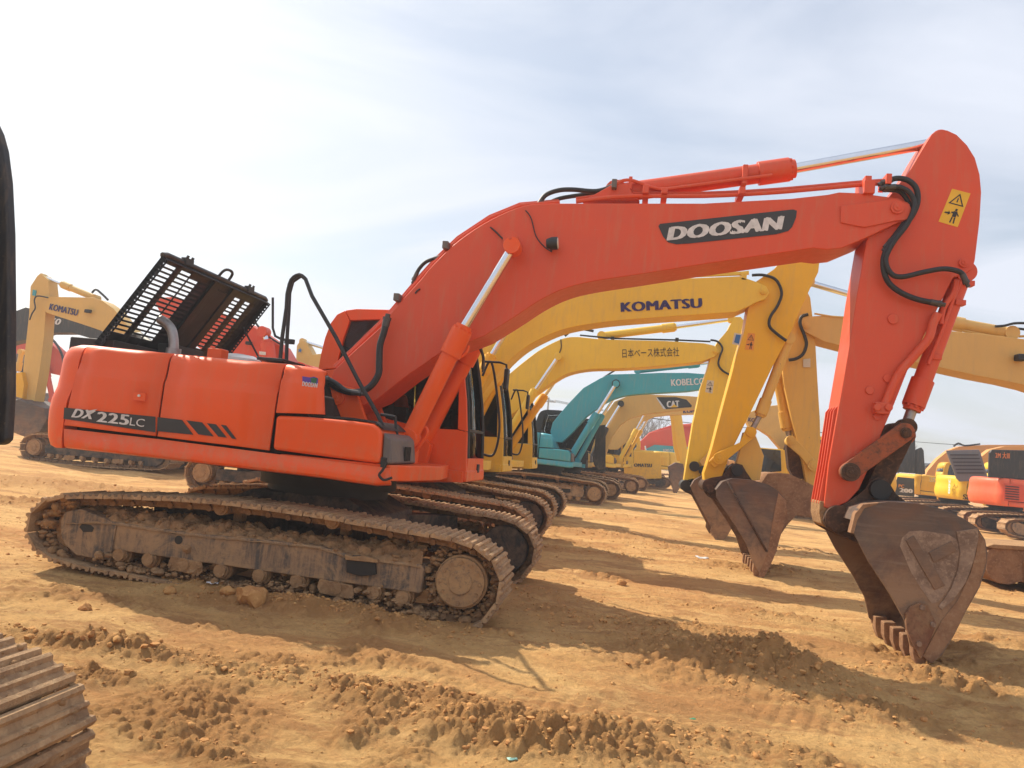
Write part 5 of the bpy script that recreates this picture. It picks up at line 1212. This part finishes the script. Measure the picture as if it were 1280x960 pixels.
def far_red():
    r = machine(4.2, 58.0, math.pi, 'distant red excavator with a grey-green band along its low boom', 'red', False, 'red')
    Y0 = 56.0
    prism_at(r, [(796, 566), (800, 552), (812, 541), (835, 536), (868, 533), (900, 535), (900, 575), (860, 580), (820, 578), (800, 574)], Y0, 0.6, 'red', 'boom', 0.03, True)
    prism_at(r, [(806, 562), (818, 556), (845, 558), (880, 560), (900, 562), (900, 568), (860, 567), (812, 566)], Y0-0.1, 0.08, 'teal', 'boom_band', 0.0, True)
    for a, b_, c_ in (((812, 590), (808, 568), (806, 555)), ((850, 533), (880, 531), (900, 531))): q = RL(tuple(r.location)); ram(r, q.p(*a, 55.8), q.p(*b_, 55.8), q.p(*c_, 55.8), 0.14, 0.07, 'red')
    for k in range(4): q = RL(tuple(r.location)); MB().tube([q.p(800+k*3, 553-k*2, 56.4), q.p(812+k*3, 541-k, 56.4), q.p(840, 535-k, 56.4), q.p(880, 532-k, 56.4)], 0.05, 5).build('hydraulic_pipe', 'red', r)
    rl = RL(tuple(r.location)); lettering('KOBELCO', rl.p(829, 564.5, Y0-0.13), rl.p(841, 564.8, Y0-0.13), 0.2, 'white', r, normal=(0, 1, 0), bold=0.03)
far_red()

# ---- the tan machine on the right that faces left, its body out of the picture
def right_facing_left():
    r = machine(8.75, 13.2, math.pi, 'tan yellow excavator reaching in from the right edge with its stick behind the second one', 'tan', True)
    L = RL(tuple(r.location)); F = dict(flip=True)
    bp = [(998, 402), (1003, 396), (1036, 394), (1067, 396), (1120, 404), (1182, 413), (1235, 418), (1290, 425), (1350, 440), (1420, 470), (1480, 530), (1500, 590), (1470, 600), (1430, 570), (1390, 530), (1340, 500), (1290, 484), (1260, 477), (1222, 470), (1172, 459), (1110, 446), (1057, 434), (1030, 427), (1003, 413)]
    b = prism_at(r, bp, 12.7, 0.52, 'tan', 'boom', 0.012, True)
    pin(b, L.p(1009, 407, 12.7), 0.055, L.p(1009, 407, 12.7).y+0.03, L.p(1009, 407, 12.7).y, 'tan', 'pivot_pin')
    ram(r, L.p(1262, 417, 12.95), L.p(1180, 402, 12.95), L.p(1010, 353, 12.95), 0.095, 0.05, 'tan', 'arm_cylinder')
    MB().tube([L.p(x, y, 12.9) for x, y in [(1110, 392), (1180, 409), (1245, 421), (1300, 420)]], 0.02, 6).build('hydraulic_pipe', 'tan', b)
    MB().tube([L.p(x, y, 12.7) for x, y in [(1018, 392), (1042, 396), (1075, 398)]], 0.015, 6).build('hydraulic_pipe', 'tan', b)
    hose(b, L, [(1244, 408), (1256, 407), (1270, 404), (1290, 406), (1310, 420)], 12.8, 0.02); hose(b, L, [(1258, 413), (1275, 411), (1300, 416)], 12.9, 0.02)
    q = L.p(1276, 447, 12.6); MB().box(q, (0.14, 0.16, 0.1)).build('work_light', 'rubber', b, 0.02)
    sp = [(984, 405), (992, 388), (1000, 372), (1008, 362), (1013, 372), (1016, 398), (1019, 422), (1022, 475), (1025, 525), (1026, 575), (1025, 600), (1018, 608), (1008, 603), (1003, 575), (990, 525), (980, 480), (976, 440)]
    st = prism_at(r, sp, 12.78, 0.38, 'yellow_worn', 'stick', 0.01, True)
    rl = decal_flip(r, [(1004, 449), (1013, 448), (1013, 459), (1004, 459)], 12.77, 'stickpale', 'warning_sticker', st)
    hose(st, L, [(1010, 393), (1002, 396), (1000, 405), (1005, 418), (1008, 430), (1004, 442), (996, 448), (986, 450)], 12.7, 0.026)
    ram(r, L.p(972, 468, 13.0), L.p(984, 534, 13.0), L.p(988, 552, 13.0), 0.085, 0.045, 'yellow_worn', 'bucket_cylinder', 'pipe')
    prism_at(r, [(983, 546), (990, 545), (1003, 557), (1018, 574), (1022, 584), (1014, 588), (1000, 570), (984, 556)], 12.7, 0.05, 'yellow_worn', 'side_link', 0.01, True)
    q = L.p(1017, 582, 12.7); pin(r, q, 0.085, q.y+0.04, q.y, 'yellow_worn', 'link_boss')
    q = L.p(988, 550, 12.7); pin(r, q, 0.07, q.y+0.04, q.y, 'yellow_worn', 'link_boss')
    prism_at(r, [(983, 556), (992, 556), (1004, 580), (1006, 598), (994, 600), (986, 585)], 12.9, 0.2, 'link', 'bucket_link', 0.01, True)
    # big dusty bucket, built from plates traced on its near side
    sh = [(970, 690), (950, 665), (943, 640), (946, 612), (959, 592), (972, 591), (985, 592), (1003, 600), (1020, 609), (1026, 618)]
    mo = [(1025, 636), (1016, 647), (995, 644), (984, 656), (976, 668)]
    xz = L.xz(sh+mo, 12.5); y0 = L.p(1000, 600, 12.5).y
    b = MB(); vs = []; S_ = L.xz(sh, 12.5)
    for x, z in S_: vs += [(x, y0-0.01, z), (x, y0-1.1, z)]
    bk = b.add(vs, [(2*i, 2*i+1, 2*i+3, 2*i+2) for i in range(len(S_)-1)]).build('bucket', 'bucket_tan', r, solid=0.03)
    for yy in (y0, y0-1.12): MB().prism(xz, yy-0.012, yy+0.012).build('side_plate', 'bucket_tan', bk, 0.004)
def decal_flip(r, pts, Y, mat, nm, parent): return prism_at(r, pts, Y-0.01, 0.01, mat, nm, 0, True, parent)
right_facing_left()
def resting_bucket():
    g = onground(1245, 728); Yn = g[1]-1.0
    r = thing('loose_bucket', (g[0]+0.3, Yn+0.7, hz(g[0], g[1])), 0, 'brown muddy steel bucket lying on the ground, cut by the right edge of the picture', 'bucket')
    L = Local(tuple(r.location)); y = Yn-L.l[1]
    o = [(1233, 700), (1234, 690), (1240, 685), (1330, 690), (1400, 700), (1400, 738), (1300, 736), (1276, 727), (1262, 731), (1248, 729), (1238, 722), (1233, 712)]
    for a in (0, 1.06): MB().prism(L.xz(o, Yn), y+a, y+a+0.04).build('side_plate', 'bucket_tan', r, 0.008)
    q = L.xz(o, Yn); vs = []
    for x, z in q+[q[0]]: vs += [(x, y+0.03, z), (x, y+1.07, z)]
    MB().add(vs, [(2*i, 2*i+1, 2*i+3, 2*i+2) for i in range(len(q))]).build('shell_plate', 'bucket_tan', r, solid=0.02)
    MB().prism(L.xz([(1231, 683), (1240, 680), (1400, 690), (1400, 695), (1240, 685)], Yn), y-0.05, y+1.15).build('lip_plate', 'mud', r, 0.01)
    MB().prism(L.xz([(1278, 700), (1284, 700), (1286, 730), (1280, 732)], Yn), y-0.03, y).build('rib', 'bucket_tan', r, 0.006)
resting_bucket()

# ---- machine whose cab shows between the sticks
def middle_right():
    r = machine(6.75, 30.0, math.pi, 'yellow excavator far behind the sticks whose dark cab window shows between two buckets', 'yellow_deep', False)
    prism_at(r, [(1005, 503), (985, 505), (955, 508), (938, 515), (933, 526), (937, 534), (950, 537), (962, 545), (975, 560), (990, 592), (1010, 592)], 29.6, 0.5, 'tan', 'boom', 0.02, True)
    cbn = prism_at(r, [(938, 566), (945, 559), (980, 562), (984, 566), (984, 600), (938, 600)], 28.3, 1.0, 'yellow_deep', 'cab', 0.03, True)
    prism_at(r, [(941, 564), (947, 560.5), (976, 563), (977, 589), (950, 591.5), (939, 590)], 28.2, 0.09, 'dglass', 'side_window', 0.02, True, cbn)
    rl = RL(tuple(r.location)); lettering('KOM', rl.p(935, 526.5, 29.57), rl.p(948, 528.5, 29.57), 0.16, 'navy', r, normal=(0, 1, 0), bold=0.04)
middle_right()

# ---- three machines parked on the right, seen from their rear corner
def rear_machine(px, Y, mat, label, cabmat=None):
    x = at(px, 640, Y-1.37)[0]+2.36
    return machine(x, Y, 0, label, mat, False, cabmat)
def right_group():
    r = rear_machine(1250, 31.4, 'red_bright', 'bright red-orange excavator at the right edge with a big square black hood standing open')
    L = Local(tuple(r.location)); Yn = 30.0
    prism_at(r, [(1237, 566), (1240, 562), (1290, 563), (1290, 601), (1262, 598), (1236, 597)], 30.2, 0.12, 'blackpaint', 'engine_hood', 0.03)
    px_text('2M 大Ⅲ', (1244, 572), (1262, 573), 7, 30.18, 'orangeink', r, L, bold=0.03, proud=0.01)
    prism_at(r, [(1255, 604), (1283, 607), (1283, 628), (1255, 626)], 29.98, 0.02, 'red', 'louvre_panel', 0.004)
    for k in range(6): prism_at(r, [(1257, 607+k*3.1), (1274, 608.6+k*3.1), (1274, 609.8+k*3.1), (1257, 608.2+k*3.1)], 29.955, 0.02, 'dark', 'louvre', 0)
    a, b_, c, d = at(1224.5, 604, 32.1), at(1231.5, 605, 31.4), at(1231.5, 611, 31.4), at(1224.5, 610, 32.1)
    r2 = rear_machine(1199, 36.5, 'yellow_bright', 'bright yellow excavator with its grey slatted engine hood raised, beside the red-orange one')
    L = Local(tuple(r2.location))
    hd = prism_at(r2, [(1183, 563), (1224, 562), (1226, 566), (1236, 600), (1200, 602), (1196, 598)], 35.0, 0.10, 'greyhood', 'engine_hood', 0.02)
    for k in range(6):
        t = k/6; y = 568+t*27; x0 = 1188+t*10; x1 = 1223+t*9
        prism_at(r2, [(x0, y), (x1, y), (x1+0.4, y+1.3), (x0+0.4, y+1.3)], 34.96, 0.05, 'dark', 'hood_slot', 0, parent=hd)
    px_text('SH200', (1203, 624), (1232, 627), 7.5, 35.1, 'blackink', r2, L, bold=0.03, proud=0.03)
    q = [at(1168, 617.5, 37.6), at(1181, 618.5, 36.9)]
    loc = Vector(r2.location); xr = -2.33
    a = at(1166, 618, 37.5); 
    lettering('SUMITOMO', (xr-0.34, 1.05, 1.75), (xr-0.30, -0.35, 1.75), 0.22, 'inkgrey', r2, normal=(-1, 0, 0), bold=0.02, proud=0.04)
    lettering('200', (xr-0.20, -0.85, 1.95), (xr-0.20, -0.85, 1.30), 0.22, 'white', r2, normal=(-1, 0, 0), bold=0.05, proud=0.1)
    r3 = rear_machine(1142, 42.5, 'yellow_deep', 'yellow excavator with black number patch and tall black hoods, just right of the orange stick')
    L = Local(tuple(r3.location))
    prism_at(r3, [(1122, 596), (1143, 598), (1143, 621), (1119, 619), (1119, 606)], 39.5, 0.04, 'decal', 'number_patch', 0.004)
    px_text('PC', (1123, 609), (1130, 609.8), 4.5, 39.48, 'stickorange', r3, L, bold=0.04, proud=0.01)
    px_text('200', (1124, 615), (1141, 616.4), 6, 39.48, 'white', r3, L, bold=0.06, proud=0.01)
    for pts in ([(1117, 540), (1144, 528), (1145, 592), (1118, 590)], [(1145, 562), (1152, 559), (1155, 563), (1157, 593), (1145, 592)]):
        prism_at(r3, pts, 40.2, 0.14, 'blackpaint', 'engine_hood', 0.04)
    # tan booms that rise behind them
    r4 = machine(24.0, 47.0, 0, 'tan excavator boom arching low behind the grey slatted hood', 'amber', False, 'dark')
    prism_at(r4, [(1154, 600), (1160, 588), (1172, 574), (1186, 563), (1200, 558), (1235, 556), (1290, 556), (1290, 566), (1240, 570), (1216, 576), (1200, 592), (1190, 606)], 46.5, 0.5, 'amber', 'boom', 0.02)
    MB().tube(smooth_path(Local(tuple(r4.location)).path([(1192, 558), (1198, 554), (1206, 557), (1225, 555)], 46.5), 3), 0.05, 6).build('hose', 'rubber', r4)
    r5 = machine(22.5, 40.5, 0, 'amber excavator boom showing between the grey hood and the big black hood', 'amber', False, 'dark')
    prism_at(r5, [(1214, 606), (1216, 588), (1224, 573), (1238, 562), (1256, 558), (1300, 559), (1300, 570), (1260, 572), (1245, 582), (1238, 600), (1234, 608)], 40.0, 0.5, 'amber', 'boom', 0.02)
    r6 = machine(18.6, 52.0, 0, 'distant machine with a boxy dark cab between the yellow ones', 'yellow_deep', False, 'dark')
    prism_at(r6, [(1158, 582), (1163, 579), (1190, 580), (1192, 604), (1158, 606)], 49.5, 1.0, 'blackpaint', 'cab', 0.03)
    for q in ([(1160, 584), (1166, 584), (1166, 600), (1160, 600)], [(1173, 583), (1178, 583), (1178, 600), (1173, 600)], [(1183, 583), (1189, 583), (1189, 598), (1183, 598)]): prism_at(r6, q, 49.45, 0.06, 'dglass', 'side_window', 0)
right_group()
def behind_sticks():
    for (px, Y, rz, mat, lab) in ((906, 52.0, 0, 'amber', 'distant amber excavator showing in slivers between the two yellow sticks'), (1068, 56.0, math.pi, 'yellow', 'distant yellow excavator just glimpsed beyond the foot of the orange stick'), (1290, 46.0, 0, 'red', 'distant red excavator at the right edge behind the big black hood')):
        g = at(px, 600, Y); machine(g[0], Y, rz, lab, mat, False, 'dark' if mat == 'amber' else None)
behind_sticks()

# ---- machines beyond the orange one's hood, on the left
def left_group():
    r = machine(-13.8, 20.0, math.pi, 'yellow excavator at the left, facing left, its stick upright and bucket folded down', 'yellow_pale', False)
    L = RL(tuple(r.location)); Yb = 19.7
    b = prism_at(r, [(55, 370), (75, 371), (117, 372), (128, 376), (142, 386), (170, 420), (200, 470), (190, 495), (165, 480), (140, 430), (128, 414), (117, 410), (99, 404), (58, 391), (52, 382)], Yb, 0.5, 'yellow_pale', 'boom', 0.01, True)
    rl = L; lettering('KOMATSU', rl.p(61.5, 387, Yb), rl.p(97, 395, Yb), 0.20, 'navy', b, normal=(0, 1, 0), bold=0.05, proud=0.02)
    st = prism_at(r, [(47, 344), (52, 343), (60, 350), (62, 370), (57, 388), (55, 420), (50, 460), (42, 507), (36, 511), (28, 508), (29, 460), (31, 440), (36, 395), (38, 358)], 19.75, 0.38, 'yellow_pale', 'stick', 0.01, True)
    ram(r, L.p(120, 373, 19.9), L.p(79, 356, 19.9), L.p(54, 346, 19.9), 0.09, 0.045, 'yellow_pale', 'arm_cylinder')
    prism_at(r, [(41, 362), (45, 363), (44, 370), (40, 369)], 19.72, 0.03, 'teal', 'star_sticker', 0, True, st)
    hose(st, L, [(60, 372), (47, 370), (43, 375), (44, 385), (40, 392), (37, 400)], 19.6, 0.02)
    hose(b, L, [(115, 366), (120, 362), (128, 368), (135, 375)], 19.7, 0.03)
    MB().box(L.p(110, 389, 19.6), (0.18, 0.1, 0.1)).build('work_light', 'rubber', b, 0.02)
    prism_at(r, [(20, 466), (27, 465), (30, 480), (28, 498), (20, 496)], 19.6, 0.2, 'yellow_deep', 'bucket_link', 0.01, True)
    ram(r, L.p(27, 440, 20.0), L.p(23, 462, 20.0), L.p(22, 478, 20.0), 0.07, 0.04, 'yellow_pale', 'bucket_cylinder')
    bk = prism_at(r, [(9, 512), (12, 503), (24, 498), (36, 504), (55, 510), (58, 525), (50, 540), (30, 546), (14, 540)], 19.3, 1.1, 'bucket', 'bucket', 0.03, True)
    r = machine(-13.2, 26.0, math.pi, 'black excavator boom with white number behind the yellow stick at the left', 'blackpaint', False, 'dark')
    b = prism_at(r, [(-20, 402), (13, 391), (32, 384), (60, 391), (100, 401), (122, 408), (135, 425), (120, 425), (90, 416), (58, 416), (35, 424), (13, 428), (-20, 440)], 25.0, 0.5, 'blackpaint', 'boom', 0.02, True)
    rl = RL(tuple(r.location)); lettering('270', rl.p(53, 403, 25.0), rl.p(76, 406.5, 25.0), 0.24, 'white', b, normal=(0, 1, 0), bold=0.03, proud=0.02, shear=0.2)
    r = machine(-16.5, 31.0, math.pi, 'red excavator behind the yellow stick at the left edge, low red boom', 'red', False, 'grey')
    prism_at(r, [(5, 436), (25, 428), (50, 424), (62, 428), (75, 440), (80, 455), (78, 470), (60, 466), (40, 452), (5, 450)], 30.0, 0.5, 'red', 'boom', 0.02, True)
    q = RL(tuple(r.location)); ram(r, q.p(66, 500, 29.8), q.p(58, 462, 29.8), q.p(54, 440, 29.8), 0.11, 0.06, 'red'); MB().tube(smooth_path(q.path([(20, 430), (35, 424), (55, 420), (68, 427), (78, 445), (80, 470)], 29.9), 3), 0.05, 6).build('hose', 'rubber', r); MB().box(q.p(60, 436, 29.8), (0.25, 0.15, 0.2)).build('work_light', 'rubber', r, 0.02)
    c = prism_at(r, [(9, 446), (12, 441), (30, 443), (31, 500), (9, 498)], 28.9, 1.0, 'grey', 'cab', 0.02, True); prism_at(r, [(11, 452), (28, 453), (28, 478), (11, 477)], 28.85, 0.06, 'dglass', 'side_window', 0, True, c)
    r = machine(-7.2, 17.0, math.pi, 'red excavator hidden behind the raised black hood, its red boom sloping down past the hood', 'red', False, 'red')
    L = RL(tuple(r.location))
    b = prism_at(r, [(190, 372), (215, 371), (260, 385), (312, 405), (330, 418), (350, 432), (364, 456), (372, 490), (340, 490), (300, 462), (255, 440), (205, 400)], 14.5, 0.5, 'red', 'boom', 0.015, True)
    ram(r, L.p(338, 455, 14.3), L.p(334, 430, 14.3), L.p(330, 415, 14.3), 0.11, 0.05, 'red', 'boom_cylinder')
    hose(b, L, [(312, 405), (318, 402), (323, 408), (335, 420), (350, 430)], 14.4, 0.02)
    MB().box(L.p(311, 429, 14.4), (0.12, 0.1, 0.07)).build('work_light', 'rubber', b, 0.02); decal_flip(r, [(324, 439), (332, 440), (332, 444), (324, 443)], 14.15, 'white', 'maker_label', b)
    r = machine(-8.4, 23.5, math.pi, 'pale yellow excavator whose stick top with a blue star shows left of the orange cab', 'yellow_pale', False)
    L = RL(tuple(r.location))
    st = prism_at(r, [(371, 432), (375, 426), (380, 425), (386, 434), (392, 446), (398, 455), (400, 475), (398, 520), (372, 520), (370, 450)], 22.3, 0.4, 'yellow_pale', 'stick', 0.01, True)
    ram(r, L.p(440, 446, 22.5), L.p(425, 441, 22.5), L.p(379, 427, 22.5), 0.10, 0.05, 'yellow_pale', 'arm_cylinder')
    q = L.p(375, 438, 22.25); b = MB(); pts = []
    for k in range(10): a = math.pi/2+math.pi*k/5; rr = 0.085 if k % 2 == 0 else 0.035; pts.append((q.x+rr*math.cos(a), q.z+rr*math.sin(a)))
    b.prism(pts, q.y, q.y+0.01); b.build('star_sticker', 'stickblue', st)
    prism_at(r, [(385, 444), (402, 442), (420, 446), (420, 470), (392, 466), (384, 458)], 22.2, 0.5, 'yellow_pale', 'boom', 0.01, True)
left_group()
def far_left_pair():
    for px, Y, mat, lab in ((66, 33.0, 'red', 'distant red excavator body between the yellow stick and the orange counterweight at the left'), (22, 36.0, 'grey', 'distant grey machine showing low at the left edge beside the yellow stick')):
        g = at(px, 500, Y-1.37); machine(g[0]+2.4, Y, 0, lab, mat, False)
far_left_pair()

# ---- the machine whose track and cab edge show at the left, close to the camera
def near_left():
    rx = -1.99-2.235; ry = 3.0-1.495
    r = thing('excavator', (rx, ry, -0.20), 0, 'muddy track end and black cab edge of an excavator cut off by the left edge', 'excavator', G)
    undercarriage(r, True, False, (1,)); shoe_mud(r, 1.195, 1400, 0.011)
    upper_body(r, 'blackpaint'); cab(r, 'blackpaint', False)
    prism_at(r, [(-40, 110), (-14, 142), (-4, 163), (2, 185), (7, 225), (10, 290), (11, 400), (10, 500), (7, 550), (0, 556), (-45, 556)], 2.92, 0.05, 'blackpaint', 'open_cab_door', 0.012)
near_left()

# ------------------------------------------------------------------ far edge of the yard
def bare_tree(x, y, h, label):
    r = thing('bare_tree', (x, y, 0), 0, label, 'tree', 'bare trees beyond the yard')
    rr = random.Random(int(x*13+y)); tb = MB(); tb.tube([(0, 0, 0), (0.1, 0, h*0.3), (0, 0.1, h*0.55)], [h*0.02, h*0.014, h*0.010], 8); tb.build('trunk', 'bark', r)
    cb_ = MB()
    def br(p, d, ln, rad, dep):
        q = p+d*ln; cb_.tube([p, p+d*ln*0.5+Vector((rr.uniform(-1, 1), rr.uniform(-1, 1), 0))*ln*0.06, q], [rad, rad*0.8, rad*0.6], 4, cap=False)
        if dep:
            for _ in range(3):
                nd_ = (d+Vector((rr.uniform(-.8, .8), rr.uniform(-.8, .8), rr.uniform(-0.1, .7)))).normalized(); br(p+d*ln*rr.uniform(0.4, 1), nd_, ln*0.68, rad*0.6, dep-1)
    for k in range(8): a = rr.uniform(0, 6.28); br(Vector((0, 0, h*rr.uniform(0.25, 0.52))), Vector((math.cos(a)*.6, math.sin(a)*.6, 0.8)).normalized(), h*0.24, h*0.006, 3)
    cb_.build('crown', 'bark', r)
for i, (px, top, Y, lab) in enumerate([(800, 507, 110, 'bare leafless tree on the horizon just under the tan boom'), (824, 512, 120, 'bare tree right of the first one above the distant red boom'), (812, 500, 140, 'tallest bare tree seen thinly between the yellow boom cylinders'), (700, 505, 130, 'bare tree beyond the teal machine beside the pole'), (1125, 545, 150, 'bare tree far away behind the tall black hoods')]):
    g = at(px, top, Y); bare_tree(g[0], Y, g[2]-0.0, lab)
def pole(px, top, Y, label):
    g = at(px, top, Y); r = thing('utility_pole', (g[0], Y, 0), 0, label, 'utility pole', 'poles carrying the line')
    MB().tube([(0, 0, 0), (0, 0, g[2])], [0.16, 0.10], 10).build('pole', 'wood', r); MB().box((0, 0, g[2]-0.5), (1.8, 0.1, 0.12)).build('crossarm', 'wood', r)
    b = MB()
    for k in (-0.8, 0, 0.8): b.cyl((k, 0, g[2]-0.44), (k, 0, g[2]-0.2), 0.06, 8)
    b.build('insulator', 'white', r); return Vector((g[0], Y, g[2]-0.25))
p1 = pole(686, 497, 95, 'slender pole with crossarm standing beyond the teal excavator')
p2 = at(1250, 553, 110); p3 = pole(1450, 560, 110, 'slender pole far away outside to the right')
p0 = pole(1000, 535, 105, 'slender pole behind the upright sticks')
b = MB()
for k in (-0.8, 0, 0.8):
    for a, c in ((p1, p0), (p0, p3)):
        a2, c2 = a+Vector((k, 0, 0)), c+Vector((k, 0, 0)); b.tube([a2.lerp(c2, t)-Vector((0, 0, 4*t*(1-t)*0.8)) for t in [i/14 for i in range(15)]], 0.025, 4)
tag(b.build('power_line', 'rubber'), 'thin dark wires strung between the distant poles on the right', 'power line')
# low dim band of scrub and earth bank at the yard's end
def bank():
    n = 260; vs = []; fs = []
    for i in range(n):
        a = R(-60)+R(120)*i/(n-1)-0.1; d = 150+10*math.sin(i*0.7); h = 1.2+1.6*abs(vnoise(np.array([i*0.13]), np.array([0.3]), 5)[0]*2)+0.8*abs(vnoise(np.array([i*0.6]), np.array([0.3]), 6)[0]*2)
        for dd, zz in ((0, -0.3), (3, h), (14, h*0.9), (22, -0.3)): vs.append(((d+dd)*math.sin(a), (d+dd)*math.cos(a), zz))
    for i in range(n-1):
        for j in range(3): fs.append((i*4+j, (i+1)*4+j, (i+1)*4+j+1, i*4+j+1))
    o = MB().add(vs, fs).build('earth_bank', 'scrub'); o['kind'] = 'structure'
M['scrub'] = dirt('scrub_bank', (0.12, 0.12, 0.07), (0.08, 0.08, 0.05), (0.20, 0.17, 0.10), 0.6, 0.3)
bank()
# litter
def scrap(px, py, s, mat, label, rot=0.4):
    g = onground(px, py); z = hz(g[0], g[1]); b = MB(); rr = random.Random(px); n = 5; vs = []
    for i in range(n):
        for j in range(n): vs.append(((i-2)*s*0.5, (j-2)*s*0.28+rr.uniform(-.1, .1)*s, rr.uniform(0, 0.35)*s))
    b.add(vs, [(i*n+j, (i+1)*n+j, (i+1)*n+j+1, i*n+j+1) for i in range(n-1) for j in range(n-1)])
    o = b.build('plastic_scrap', mat, None, solid=0.002); o.location = (g[0], g[1], z+0.01); o.rotation_euler = (0, 0, rot)
    tag(o, label, 'plastic scrap', 'bits of litter on the ground')
scrap(877, 701, 0.10, 'white', 'flat white scrap lying left of the second bucket', 0.1)
scrap(264, 741, 0.05, 'white', 'small crumpled white scrap under the near track')
M['stickteal'] = plain('pale_green_plastic', (0.35, 0.6, 0.5), 0.4)
M['stickteal2'] = plain('green_plastic', (0.05, 0.3, 0.15), 0.4)
scrap(640, 953, 0.025, 'stickteal', 'small pale green scrap at the bottom edge of the ground'); 
scrap(866, 899, 0.018, 'stickteal2', 'tiny green scrap among the clods right of the bottom centre')

# ------------------------------------------------------------------ thin haze volume added to lift dark tones like lens glare
def haze():
    m = bpy.data.materials.new('haze_veil'); m.use_nodes = True; t = m.node_tree; t.nodes.clear()
    o_ = nd(t, 'ShaderNodeOutputMaterial'); v = nd(t, 'ShaderNodeVolumePrincipled'); v.inputs['Color'].default_value = (0.93, 0.95, 1.0, 1); v.inputs['Density'].default_value = 0.0022; v.inputs['Anisotropy'].default_value = 0.3
    t.links.new(v.outputs[0], o_.inputs['Volume'])
    b = MB(); b.box((0, 70, 10), (440, 300, 24)); me = bpy.data.meshes.new('haze'); me.from_pydata(b.v, [], b.f); me.materials.append(m)
    o = bpy.data.objects.new('haze', me); COL.objects.link(o); o['kind'] = 'stuff'
haze()
